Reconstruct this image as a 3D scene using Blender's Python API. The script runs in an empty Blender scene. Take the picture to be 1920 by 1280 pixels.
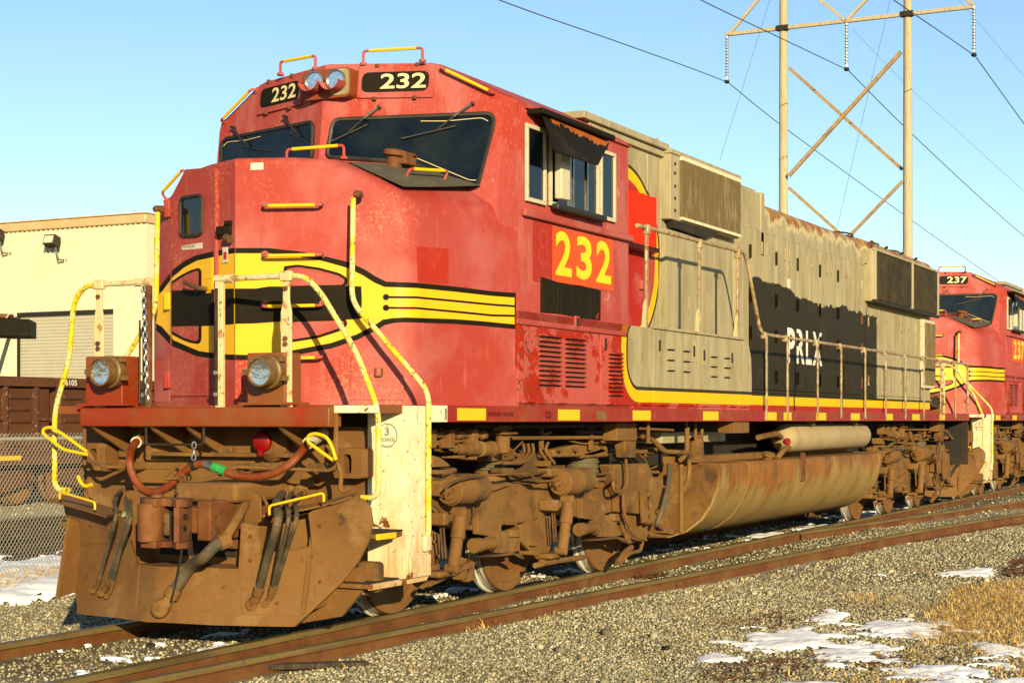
import bpy, bmesh, math, random
import numpy as np
from mathutils import Vector as V, Matrix, noise as mnoise
from mathutils.geometry import delaunay_2d_cdt
from mathutils.bvhtree import BVHTree

SC = bpy.context.scene
COL = SC.collection
random.seed(7)
RNG = np.random.default_rng(11)
R = math.radians

# ------------------------------------------------------------------ camera
# world: z = 0 is the rail head, x runs back along the locomotive (0 = leading axle),
# y = 0 is the track centre line, the sunny side of the engine is y < 0
FPX, PSI, HOR = 3061.2, 0.4726, 786.74          # focal length in photo pixels, heading, horizon row
CAM = V((-11.2033, -7.5919, 1.552))
cam_d = bpy.data.cameras.new('camera')
cam = bpy.data.objects.new('camera', cam_d); COL.objects.link(cam)
cam.location = CAM
cam.rotation_euler = (R(90), 0, PSI - R(90))
cam_d.sensor_width = 36.0
cam_d.lens = FPX / 1920 * 36.0
cam_d.shift_y = (HOR - 640) / 1920
cam_d.clip_start, cam_d.clip_end = 0.1, 5000
SC.camera = cam

# ------------------------------------------------------------------ daylight
SUN_AZ, SUN_EL = R(41), R(14)                  # the way the light travels, and the sun's height
world = bpy.data.worlds.new('World'); SC.world = world; world.use_nodes = True
wn = world.node_tree; wn.nodes.clear()
sky = wn.nodes.new('ShaderNodeTexSky'); sky.sky_type = 'NISHITA'; sky.sun_disc = False
sky.sun_elevation = SUN_EL
to_sun = V((-math.cos(SUN_AZ), -math.sin(SUN_AZ), 0))
sky.sun_rotation = math.atan2(to_sun.x, to_sun.y)
sky.altitude = 0; sky.air_density = 1.0; sky.dust_density = 0.2; sky.ozone_density = 2.6
bg = wn.nodes.new('ShaderNodeBackground'); bg.inputs['Strength'].default_value = 0.098
wo = wn.nodes.new('ShaderNodeOutputWorld')
wn.links.new(sky.outputs[0], bg.inputs[0]); wn.links.new(bg.outputs[0], wo.inputs[0])
sun_d = bpy.data.lights.new('sun', 'SUN'); sun_d.energy = 5.0; sun_d.angle = R(0.5)
sun_d.color = (1.0, 0.82, 0.49)
sun = bpy.data.objects.new('sun', sun_d); COL.objects.link(sun)
ldir = V((math.cos(SUN_AZ) * math.cos(SUN_EL), math.sin(SUN_AZ) * math.cos(SUN_EL), -math.sin(SUN_EL)))
sun.rotation_euler = ldir.to_track_quat('-Z', 'Y').to_euler()
SC.view_settings.view_transform = 'Standard'; SC.view_settings.look = 'None'
SC.view_settings.exposure = 0.92; SC.view_settings.gamma = 1.0

# ------------------------------------------------------------------ measuring helpers
_c, _s = math.cos(PSI), math.sin(PSI)
_F, _R = V((_c, _s, 0)), V((_s, -_c, 0))
def ray(u, v): return _F + _R * ((u - 960) / FPX) + V((0, 0, 1)) * ((HOR - v) / FPX)
def atx(u, v, x): r = ray(u, v); return CAM + r * ((x - CAM.x) / r.x)
def aty(u, v, y): r = ray(u, v); return CAM + r * ((y - CAM.y) / r.y)
def atz(u, v, z): r = ray(u, v); return CAM + r * ((z - CAM.z) / r.z)
def atp(u, v, p, n):
    r = ray(u, v); n = V(n); return CAM + r * ((V(p) - CAM).dot(n) / r.dot(n))
def atd(u, v, d): return CAM + ray(u, v) * d
def xz(y, pts): return [(aty(u, v, y).x, aty(u, v, y).z) for u, v in pts]
def yz(x, pts): return [(atx(u, v, x).y, atx(u, v, x).z) for u, v in pts]

# ------------------------------------------------------------------ mesh builder
class MB:
    def __init__(s): s.v = []; s.f = []
    def add(s, vs, fs):
        o = len(s.v); s.v += [tuple(p) for p in vs]; s.f += [tuple(i + o for i in f) for f in fs]; return s
    def box(s, x0, x1, y0, y1, z0, z1):
        return s.add([(x0,y0,z0),(x1,y0,z0),(x1,y1,z0),(x0,y1,z0),(x0,y0,z1),(x1,y0,z1),(x1,y1,z1),(x0,y1,z1)],
                     [(3,2,1,0),(4,5,6,7),(0,1,5,4),(1,2,6,5),(2,3,7,6),(3,0,4,7)])
    def obox(s, c, ax, ay, az):
        c, ax, ay, az = V(c), V(ax) / 2, V(ay) / 2, V(az) / 2
        vs = [c + ax*i + ay*j + az*k for k in (-1,1) for i, j in ((-1,-1),(1,-1),(1,1),(-1,1))]
        return s.add(vs, [(3,2,1,0),(4,5,6,7),(0,1,5,4),(1,2,6,5),(2,3,7,6),(3,0,4,7)])
    def bar(s, p, q, w, h, up=(0,0,1)):
        p, q = V(p), V(q); d = q - p; n = d.normalized(); up = V(up)
        if abs(n.dot(up)) > .98: up = V((0,1,0))
        sd = n.cross(up).normalized(); u2 = sd.cross(n)
        return s.obox((p + q) / 2, d, sd * w, u2 * h)
    def tube(s, pts, r, n=8, closed=False, rs=None):
        pts = [V(p) for p in pts]; m = len(pts)
        def tang(i):
            if closed: return (pts[(i+1) % m] - pts[i-1]).normalized()
            a = pts[max(i-1, 0)]; b = pts[min(i+1, m-1)]; return (b - a).normalized()
        t = tang(0); up = V((0,0,1)) if abs(t.z) < .9 else V((1,0,0))
        nrm = (up - t * up.dot(t)).normalized(); vs = []
        for i in range(m):
            t = tang(i); nrm = (nrm - t * nrm.dot(t))
            nrm = nrm.normalized() if nrm.length > 1e-6 else t.orthogonal().normalized()
            b = t.cross(nrm); rr = rs[i] if rs else r
            for k in range(n):
                a = 2 * math.pi * k / n; vs.append(pts[i] + (nrm * math.cos(a) + b * math.sin(a)) * rr)
        fs = []
        for i in range(m if closed else m - 1):
            for k in range(n):
                j = (i + 1) % m; fs.append((i*n + k, i*n + (k+1) % n, j*n + (k+1) % n, j*n + k))
        if not closed: fs += [tuple(range(n))[::-1], tuple((m-1)*n + k for k in range(n))]
        return s.add(vs, fs)
    def cyl(s, p, q, r, r2=None, n=16):
        return s.lathe(p, V(q) - V(p), [(0, r), (1, r if r2 is None else r2)], n, rel=True)
    def lathe(s, p, axis, prof, n=20, rel=False, caps=True):
        p = V(p); a = V(axis); L = a.length; a = a.normalized(); o = a.orthogonal().normalized(); b = a.cross(o); vs = []
        for d, r in prof:
            d = d * L if rel else d
            for k in range(n):
                t = 2 * math.pi * k / n; vs.append(p + a * d + (o * math.cos(t) + b * math.sin(t)) * max(r, 1e-4))
        m = len(prof); fs = [(i*n + k, i*n + (k+1) % n, (i+1)*n + (k+1) % n, (i+1)*n + k) for i in range(m-1) for k in range(n)]
        if caps: fs += [tuple(range(n))[::-1], tuple((m-1)*n + k for k in range(n))]
        return s.add(vs, fs)
    def prism(s, poly, axis, a, b):
        def P(p, t): return {'x': (t, p[0], p[1]), 'y': (p[0], t, p[1]), 'z': (p[0], p[1], t)}[axis]
        n = len(poly); vs = [P(p, a) for p in poly] + [P(p, b) for p in poly]
        fs = [tuple(range(n)), tuple(range(n, 2*n))[::-1]] + [(i, n + i, n + (i+1) % n, (i+1) % n) for i in range(n)]
        return s.add(vs, fs)
    def plate(s, poly, fn, t, nrm=None, holes=(), step=None):
        """a sheet over a 2-D outline, placed by fn(a, b) -> point, thickened by t along nrm"""
        vs2, tr = tess(poly, holes, step)
        top = [V(fn(*p)) for p in vs2]; n = len(top)
        if t == 0: return s.add(top, tr)
        bot = [p + V(nrm) * t for p in top]
        cnt = {}
        for f in tr:
            for i in range(3):
                e = (f[i], f[(i+1) % 3]); cnt[e] = 1
        side = [(e[1], e[0], e[0] + n, e[1] + n) for e in cnt if (e[1], e[0]) not in cnt]
        return s.add(top + bot, list(tr) + [tuple(i + n for i in f[::-1]) for f in tr] + side)
    def build(s, name, mat, parent=None, bevel=0, smooth=32, seg=2, fix=True):
        me = bpy.data.meshes.new(name); me.from_pydata(s.v, [], s.f)
        if fix:
            bm = bmesh.new(); bm.from_mesh(me); bmesh.ops.recalc_face_normals(bm, faces=bm.faces); bm.to_mesh(me); bm.free()
        return obj(name, me, mat, parent, bevel, smooth, seg)
def obj(name, me, mat, parent=None, bevel=0, smooth=32, seg=2):
    me.update()
    if smooth and len(me.polygons):
        me.polygons.foreach_set('use_smooth', [True] * len(me.polygons)); me.set_sharp_from_angle(angle=R(smooth))
    o = bpy.data.objects.new(name, me); COL.objects.link(o)
    if mat is not None: me.materials.append(M[mat] if isinstance(mat, str) else mat)
    if parent is not None: o.parent = parent
    if bevel:
        b = o.modifiers.new('bevel', 'BEVEL'); b.width = bevel; b.segments = seg; b.limit_method = 'ANGLE'; b.angle_limit = R(40)
        b.harden_normals = False
    return o
def inside(p, poly):
    c = False; n = len(poly); x, y = p[0], p[1]
    for i in range(n):
        x1, y1 = poly[i]; x2, y2 = poly[i-1]
        if (y1 > y) != (y2 > y) and x < (x2 - x1) * (y - y1) / (y2 - y1) + x1: c = not c
    return c
def densify(poly, step):
    out = []
    for i in range(len(poly)):
        a, b = V(poly[i]), V(poly[(i+1) % len(poly)]); n = max(1, int((b - a).length / step))
        out += [tuple(a.lerp(b, k / n)) for k in range(n)]
    return out
def tess(poly, holes=(), step=None):
    loops = [list(map(tuple, poly))] + [list(map(tuple, h)) for h in holes]
    if step: loops = [densify(l, step) for l in loops]
    pts = []; edges = []
    for l in loops:
        o = len(pts); pts += l; edges += [(o + i, o + (i+1) % len(l)) for i in range(len(l))]
    if step:
        xs = [p[0] for p in loops[0]]; ys = [p[1] for p in loops[0]]
        x = min(xs) + step / 2
        while x < max(xs):
            y = min(ys) + step / 2
            while y < max(ys):
                if inside((x, y), loops[0]) and not any(inside((x, y), h) for h in loops[1:]): pts.append((x, y))
                y += step
            x += step
    vo, eo, fo, *_ = delaunay_2d_cdt([V(p) for p in pts], edges, [], 0, 1e-6)
    tr = []
    for f in fo:
        c = sum((vo[i] for i in f), V((0, 0))) / len(f)
        if inside(c, loops[0]) and not any(inside(c, h) for h in loops[1:]): tr.append(tuple(f))
    return [tuple(p) for p in vo], tr
def rpoly(pts, r, n=4):
    """round the corners of a 2-D or 3-D polygon"""
    out = []; m = len(pts)
    for i in range(m):
        p, a, b = V(pts[i]), V(pts[i-1]), V(pts[(i+1) % m]); rr = r[i] if isinstance(r, (list, tuple)) else r
        da, db = (a - p), (b - p); k = min(rr, da.length * .45, db.length * .45)
        if k < 1e-5: out.append(tuple(p)); continue
        s, e = p + da.normalized() * k, p + db.normalized() * k
        for j in range(n + 1):
            t = j / n; out.append(tuple(s * (1-t)**2 + p * 2*t*(1-t) + e * t*t))
    return out
def fil(pts, r, n=5):
    """round the inner corners of an open path"""
    pts = [V(p) for p in pts]; out = [pts[0]]
    for i in range(1, len(pts) - 1):
        p, a, b = pts[i], pts[i-1], pts[i+1]; k = min(r, (a-p).length * .49, (b-p).length * .49)
        s, e = p + (a-p).normalized() * k, p + (b-p).normalized() * k
        for j in range(n + 1):
            t = j / n; out.append(s * (1-t)**2 + p * 2*t*(1-t) + e * t*t)
    return out + [pts[-1]]
def spline(pts, n=8):
    pts = [V(p) for p in pts]; q = [pts[0]*2 - pts[1]] + pts + [pts[-1]*2 - pts[-2]]; out = []
    for i in range(1, len(q) - 2):
        a, b, c, d = q[i-1:i+3]
        for k in range(n):
            t = k / n; out.append(.5 * ((2*b) + (c-a)*t + (2*a - 5*b + 4*c - d)*t*t + (3*b - a - 3*c + d)*t**3))
    return out + [pts[-1]]
def rrect(x0, x1, y0, y1, r, n=4): return rpoly([(x0,y0),(x1,y0),(x1,y1),(x0,y1)], r, n)
def empty(name, loc=(0,0,0)):
    o = bpy.data.objects.new(name, None); o.location = loc; o.empty_display_size = .3; COL.objects.link(o); return o
def tag(o, label, cat, group=None):
    o['label'] = label; o['category'] = cat
    if group: o['group'] = group
    return o
def copy_tree(o, parent=None, skip=()):
    c = o.copy(); COL.objects.link(c); c.parent = parent
    for ch in o.children:
        if ch.name.split('.')[0] not in skip: copy_tree(ch, c, skip)
    return c
def dup(o, parent, loc=(0,0,0), rot=None):
    c = o.copy(); COL.objects.link(c); c.parent = parent; c.location = loc
    if rot is not None: c.rotation_euler = rot
    return c
_tc = {}
def text(s, name, mat, parent, org, right, up, w, h, bold=0.02, lift=0.0):
    """flat lettering as a mesh, fitted to a w x h rectangle whose lower left corner is org"""
    key = (s, bold)
    if key not in _tc:
        cu = bpy.data.curves.new('t', 'FONT'); cu.body = s; cu.offset = bold; cu.resolution_u = 4
        o = bpy.data.objects.new('t', cu); COL.objects.link(o)
        dg = bpy.context.evaluated_depsgraph_get(); me = bpy.data.meshes.new_from_object(o.evaluated_get(dg))
        _tc[key] = ([v.co.copy() for v in me.vertices], [tuple(p.vertices) for p in me.polygons])
        bpy.data.objects.remove(o); bpy.data.meshes.remove(me)
    vs, fs = _tc[key]
    x0, x1 = min(p.x for p in vs), max(p.x for p in vs); y0, y1 = min(p.y for p in vs), max(p.y for p in vs)
    right, up = V(right).normalized(), V(up).normalized(); n = right.cross(up)
    out = [V(org) + right * ((p.x-x0)/(x1-x0)*w) + up * ((p.y-y0)/(y1-y0)*h) + n * lift for p in vs]
    b = MB(); b.add(out, fs); return b.build(name, mat, parent, smooth=0, fix=False)

# ------------------------------------------------------------------ materials
M = {}
class NT:
    def __init__(s, name):
        s.m = bpy.data.materials.new(name); s.m.use_nodes = True; s.t = s.m.node_tree; s.t.nodes.clear()
        s.out = s.n('ShaderNodeOutputMaterial'); s.b = s.n('ShaderNodeBsdfPrincipled'); s.l(s.b.outputs[0], s.out.inputs[0])
        s.tc = s.n('ShaderNodeTexCoord'); s.co = s.tc.outputs['Object']; M[name] = s.m
    def n(s, t, **k):
        x = s.t.nodes.new(t)
        for a, b in k.items(): setattr(x, a, b)
        return x
    def l(s, a, b): s.t.links.new(a, b)
    def put(s, sock, val):
        if hasattr(val, 'is_output'): s.l(val, sock)
        else: sock.default_value = val
    def math(s, op, a, b=0.0, c=0.0, clamp=False):
        x = s.n('ShaderNodeMath', operation=op, use_clamp=clamp); s.put(x.inputs[0], a); s.put(x.inputs[1], b); s.put(x.inputs[2], c); return x.outputs[0]
    def mapr(s, v, a, b, c=0.0, d=1.0, smooth=False):
        x = s.n('ShaderNodeMapRange', clamp=True, interpolation_type='SMOOTHSTEP' if smooth else 'LINEAR')
        s.put(x.inputs[0], v)
        for i, k in enumerate((a, b, c, d)): s.put(x.inputs[i+1], k)
        return x.outputs[0]
    def noise(s, scale, detail=4, rough=.55, stretch=(1,1,1), off=(0,0,0), co=None):
        mp = s.n('ShaderNodeMapping'); mp.inputs['Scale'].default_value = stretch; mp.inputs['Location'].default_value = off
        s.l(co or s.co, mp.inputs[0]); x = s.n('ShaderNodeTexNoise'); x.inputs['Scale'].default_value = scale
        x.inputs['Detail'].default_value = detail; x.inputs['Roughness'].default_value = rough; s.l(mp.outputs[0], x.inputs['Vector']); return x.outputs[0]
    def vor(s, scale, feature='F1', rnd=1.0, stretch=(1,1,1)):
        mp = s.n('ShaderNodeMapping'); mp.inputs['Scale'].default_value = stretch; s.l(s.co, mp.inputs[0])
        x = s.n('ShaderNodeTexVoronoi', feature=feature); x.inputs['Scale'].default_value = scale; x.inputs['Randomness'].default_value = rnd
        s.l(mp.outputs[0], x.inputs['Vector']); return x
    def mix(s, f, a, b):
        x = s.n('ShaderNodeMix', data_type='RGBA'); s.put(x.inputs[0], f)
        for i, v in ((6, a), (7, b)): s.put(x.inputs[i], v if hasattr(v, 'is_output') else (*v, 1))
        return x.outputs[2]
    def sep(s):
        x = s.n('ShaderNodeSeparateXYZ'); s.l(s.co, x.inputs[0]); return x.outputs
    def bump(s, h, strength=.3, dist=.01):
        x = s.n('ShaderNodeBump'); x.inputs['Strength'].default_value = strength; x.inputs['Distance'].default_value = dist
        s.put(x.inputs['Height'], h); s.l(x.outputs[0], s.b.inputs['Normal'])
    def fin(s, col, rough=.5, metal=0.0, spec=.5, val=.76, sat=1.12):
        hs = s.n('ShaderNodeHueSaturation'); hs.inputs['Value'].default_value = val; hs.inputs['Saturation'].default_value = sat
        s.put(hs.inputs['Color'], col if hasattr(col, 'is_output') else (*col, 1)); s.l(hs.outputs[0], s.b.inputs['Base Color']); s.put(s.b.inputs['Roughness'], rough)
        s.put(s.b.inputs['Metallic'], metal); s.b.inputs['Specular IOR Level'].default_value = spec; return s.m
def layered(name, base, layers, rough=.55, metal=0, bump=(18, .12, .004), spec=.4):
    """base colour + layers of (colour, scale, lo, hi, opacity, stretch): paint, fading, dust, chips and rust"""
    t = NT(name); c = base
    for i, L in enumerate(layers):
        col, sc, lo, hi, op = L[:5]; st = L[5] if len(L) > 5 else (1,1,1)
        f = t.mapr(t.noise(sc, 6, .6, st, (i*7.3, i*3.1, i*5.7)), lo, hi, 0, op); c = t.mix(f, c, col)
    if bump: t.bump(t.noise(bump[0], 5, .6), bump[1], bump[2])
    return t.fin(c, t.mapr(t.noise(9, 3), .3, .7, rough - .08, rough + .1), metal, spec)
VS = (9, 9, .7)     # stretch for vertical streaks
RED, REDF, REDD = (.365,.088,.077), (.425,.158,.142), (.352,.066,.050)
DUST = (.25,.140,.055)
layered('red_paint', RED, [(REDF,1.1,.48,.56,.6,(2,2,.5)), (REDD,1.3,.60,.62,.8,(1,1,.6)), ((.56,.22,.19),16,.55,.66,.5,VS), ((.22,.04,.025),10,.60,.72,.5,VS), ((.60,.30,.22),5,.66,.68,.5), (DUST,2.2,.62,.75,.25), ((.62,.22,.15),26,.68,.70,.7), ((.10,.03,.02),34,.745,.76,.8)], rough=.66, spec=.18)
t = NT('red_nose'); c = t.mix(t.mapr(t.noise(.9, 7, .68), .49, .53, 0, .55), RED, REDD); c = t.mix(t.mapr(t.noise(1.1, 5, .6, (1,1,1), (4,7,1)), .50, .64, 0, .6), c, REDF)
pX = t.sep()[0]; peel = t.math('MULTIPLY', t.mapr(pX, -.25, -.55), 1.0); peel = t.math('MULTIPLY', peel, t.mapr(t.noise(1.5, 5, .6, (1,1,1), (2,1,8)), .46, .58)); peel = t.math('MULTIPLY', peel, t.mapr(t.noise(38, 6, .72), .52, .57)); c = t.mix(t.math('MULTIPLY', peel, .55), c, (.62,.27,.16))
c = t.mix(t.mapr(t.noise(9, 5, .6, (2,2,.35)), .58, .72, 0, .3), c, (.60,.20,.16)); c = t.mix(t.mapr(t.noise(30, 4, .6), .74, .755, 0, .8), c, (.10,.03,.02)); c = t.mix(t.mapr(t.noise(4, 5, .6, (3,3,.5), (9,2,2)), .66, .74, 0, .4), c, (.22,.06,.03))
t.bump(t.noise(2.2, 5), .16, .02); t.fin(c, t.mapr(t.noise(3, 4), .35, .7, .50, .72), 0, .2)
layered('bright_red', (.56,.030,.016), [((.48,.06,.045),3,.55,.65,.4)], spec=.15)
layered('ghost_red', (.42,.052,.030), [])
layered('primer_patch', (.365,.050,.034), [(REDF,5,.55,.7,.3)])
layered('orange_panel', (.68,.085,.012), [((.60,.10,.05),3,.5,.7,.4)])
layered('sill_red', (.28,.042,.032), [((.27,.075,.035),1.5,.45,.65,.8), (REDF,3,.60,.68,.35), ((.10,.02,.012),16,.56,.66,.6,(6,6,.5)), (DUST,7,.6,.7,.3)])
layered('platform_red', (.235,.045,.024), [((.21,.09,.038),1.2,.40,.58,.85), ((.34,.035,.024),1.6,.60,.70,.6), ((.14,.07,.03),9,.58,.68,.6), ((.10,.07,.04),12,.70,.73,.8)])
layered('yellow_paint', (.80,.44,.006), [((.70,.42,.03),3,.5,.7,.5), ((.30,.20,.06),30,.70,.73,.6)])
layered('yellow_rail', (.70,.53,.060), [((.68,.60,.30),5,.44,.54,.85), ((.10,.07,.035),46,.58,.61,.9), ((.16,.07,.02),14,.62,.65,.9)])
layered('fresh_yellow', (.80,.48,.012), [((.6,.3,.02),9,.6,.7,.5)])
layered('cream_rail', (.62,.50,.28), [((.34,.18,.07),14,.56,.62,.9), ((.72,.60,.38),4,.5,.6,.5), ((.12,.05,.02),30,.62,.65,.9)])
layered('rusty_rail', (.34,.26,.145), [((.50,.42,.28),5,.5,.6,.7), ((.20,.085,.03),14,.52,.60,.85), ((.30,.18,.08),6,.6,.7,.6,(1,1,.3))])
layered('black_paint', (.013,.010,.005), [((.06,.042,.02),3,.60,.78,.5), ((.14,.09,.05),22,.74,.76,.7)], rough=.65, spec=.08)
layered('black_rubber', (.016,.014,.010), [((.09,.065,.03),4,.5,.75,.6)], rough=.6)
layered('hose_rubber', (.055,.046,.030), [((.17,.115,.055),5,.40,.66,.85)], rough=.75)
layered('red_hose', (.17,.042,.018), [((.26,.10,.045),6,.45,.65,.7), ((.10,.03,.012),12,.6,.7,.6)], rough=.6)
layered('green_tape', (.045,.30,.09), [((.15,.3,.12),20,.5,.6,.5)])
layered('antislip', (.085,.075,.050), [((.17,.14,.09),5,.5,.7,.6), ((.02,.02,.015),60,.5,.6,.6)], rough=.9, bump=(120,.5,.004))
t = NT('white_step'); X, Y, Z = t.sep(); c = t.mix(t.mapr(t.noise(2.4, 6, .65), .50, .68, 0, .7), (.80,.71,.50), (.66,.46,.22)); c = t.mix(t.mapr(t.noise(5, 6, .65, (6,6,.3)), .56, .68, 0, .75), c, (.50,.25,.085))
zz = t.math('ADD', Z, t.mapr(t.noise(2.2, 6, .7, (2,2,.6), (3,1,4)), .3, .7, -.45, .45)); c = t.mix(t.mapr(zz, .85, .30, 0, .75), c, (.42,.24,.10))
c = t.mix(t.mapr(t.noise(5.5, 6, .6, (1,1,1), (8,2,5)), .655, .665), c, (.17,.065,.024)); c = t.mix(t.mapr(t.noise(26, 4, .6), .665, .675, 0, .9), c, (.16,.06,.022)); t.bump(t.noise(9, 5), .15, .01); t.fin(c, .6, 0, .3)
layered('rust', (.125,.045,.018), [((.19,.085,.034),4,.45,.62,.8), ((.045,.02,.010),7,.54,.64,.8)], rough=.8, bump=(40,.4,.006))
layered('dusty_steel', (.185,.098,.034), [((.135,.065,.022),2,.45,.60,.85), ((.25,.150,.062),5,.56,.68,.6), ((.10,.048,.018),9,.58,.68,.65), ((.045,.024,.010),2.2,.58,.68,.75), ((.33,.23,.12),3,.66,.74,.6), ((.36,.25,.13),40,.69,.72,.5)], rough=.85, bump=(30,.25,.006))
layered('dusty_plow', (.185,.096,.033), [((.145,.070,.025),1.6,.42,.58,.9), ((.25,.15,.064),4,.56,.66,.6), ((.10,.045,.017),2.6,.60,.70,.7), ((.17,.075,.03),24,.57,.62,.65,(1,.35,1)), ((.36,.27,.16),55,.69,.71,.7), ((.045,.026,.012),3.5,.64,.70,.75), ((.28,.18,.09),90,.62,.66,.5), ((.14,.045,.016),6,.62,.68,.6,(1,1,.4))], rough=.78, bump=(7,.35,.02))
layered('spring_rubber', (.105,.085,.045), [((.17,.115,.05),5,.5,.65,.7)], rough=.8)
layered('dusty_dark', (.085,.046,.018), [((.15,.085,.034),4,.48,.62,.8), ((.035,.02,.009),9,.58,.66,.7)], rough=.85, bump=(30,.3,.006))
layered('dusty_pale', (.25,.158,.070), [((.18,.10,.04),3,.45,.62,.8), ((.33,.23,.115),9,.6,.68,.6), ((.10,.05,.02),16,.64,.7,.6)], rough=.85, bump=(30,.3,.006))
layered('dark_steel', (.014,.011,.007), [((.045,.028,.012),3,.5,.7,.6)], rough=.8)
layered('rust_wheel', (.18,.092,.034), [((.14,.062,.024),3,.45,.62,.8), ((.30,.20,.10),20,.62,.70,.5)], rough=.85)
layered('bright_tread', (.70,.67,.58), [((.14,.10,.06),5,.5,.56,.9,(1,14,1))], rough=.4, metal=.3, bump=None)
t = NT('tank_paint'); X, Y, Z = t.sep(); c = t.mix(t.mapr(t.noise(2.2, 6, .6, (1.2,1,.5)), .42, .64), (.31,.215,.088), (.235,.148,.057))
zz = t.math('ADD', Z, t.mapr(t.noise(1.5, 7, .7, (1.5,1.5,.35)), .3, .7, -.34, .34)); c = t.mix(t.mapr(zz, .72, .92, 0, .85), c, t.mix(t.mapr(t.noise(3, 6), .4, .65), (.27,.105,.034), (.13,.055,.022)))
c = t.mix(t.mapr(t.noise(16, 5, .6, (2,2,.18)), .56, .68, 0, .4), c, (.42,.33,.17)); c = t.mix(t.mapr(t.noise(12, 4), .70, .73, 0, .7), c, (.10,.06,.03))
t.bump(t.noise(3, 5), .15, .02); t.fin(c, .68, 0, .3)
layered('reservoir_paint', (.34,.265,.150), [((.40,.32,.19),3,.45,.6,.6), ((.24,.15,.065),5,.6,.7,.6)], rough=.75)
layered('cream_frame', (.55,.50,.36), [((.40,.30,.16),9,.55,.65,.6)])
layered('steel', (.42,.40,.36), [((.2,.16,.1),8,.5,.7,.6)], rough=.35, metal=.9)
layered('chain_steel', (.62,.60,.56), [((.3,.26,.2),20,.5,.7,.5)], rough=.3, metal=.9, bump=None)
layered('lamp_rim', (.15,.085,.034), [((.24,.16,.08),8,.5,.65,.7)], rough=.55, metal=.2)
layered('sign_white', (.66,.60,.46), [((.45,.38,.26),14,.55,.65,.5)])
layered('digit_cream', (.72,.60,.33), [((.5,.38,.18),10,.6,.7,.5)])
layered('digit_yellow', (.84,.60,.010), [((.75,.5,.03),6,.55,.65,.5)])
layered('digit_white', (.72,.70,.62), [((.4,.36,.28),9,.6,.66,.5)])
layered('marker_red', (.22,.010,.010), [((.20,.02,.015),9,.5,.6,.5)], rough=.35)
layered('marker_blue', (.16,.19,.26), [], bump=None)
layered('blackened_panel', (.014,.011,.005), [((.34,.06,.04),9,.655,.67,.8,(1,1,.5)), ((.05,.035,.018),3,.5,.7,.5,VS)], rough=.7, spec=.08)
t = NT('glass'); t.fin(t.mix(t.mapr(t.noise(3, 5), .45, .75), (.002,.004,.005), (.011,.014,.010)), t.mapr(t.noise(6, 5), .3, .8, .03, .10), 0, .38)
t = NT('lens'); t.bump(t.noise(16, 3), .35, .02); t.fin((.95,.95,.93), .20, 1.0, val=1, sat=1)
t = NT('clear'); t.fin((.95,.96,.97), .03, val=1, sat=1); t.b.inputs['Transmission Weight'].default_value = 1.0; t.b.inputs['IOR'].default_value = 1.2
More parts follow.
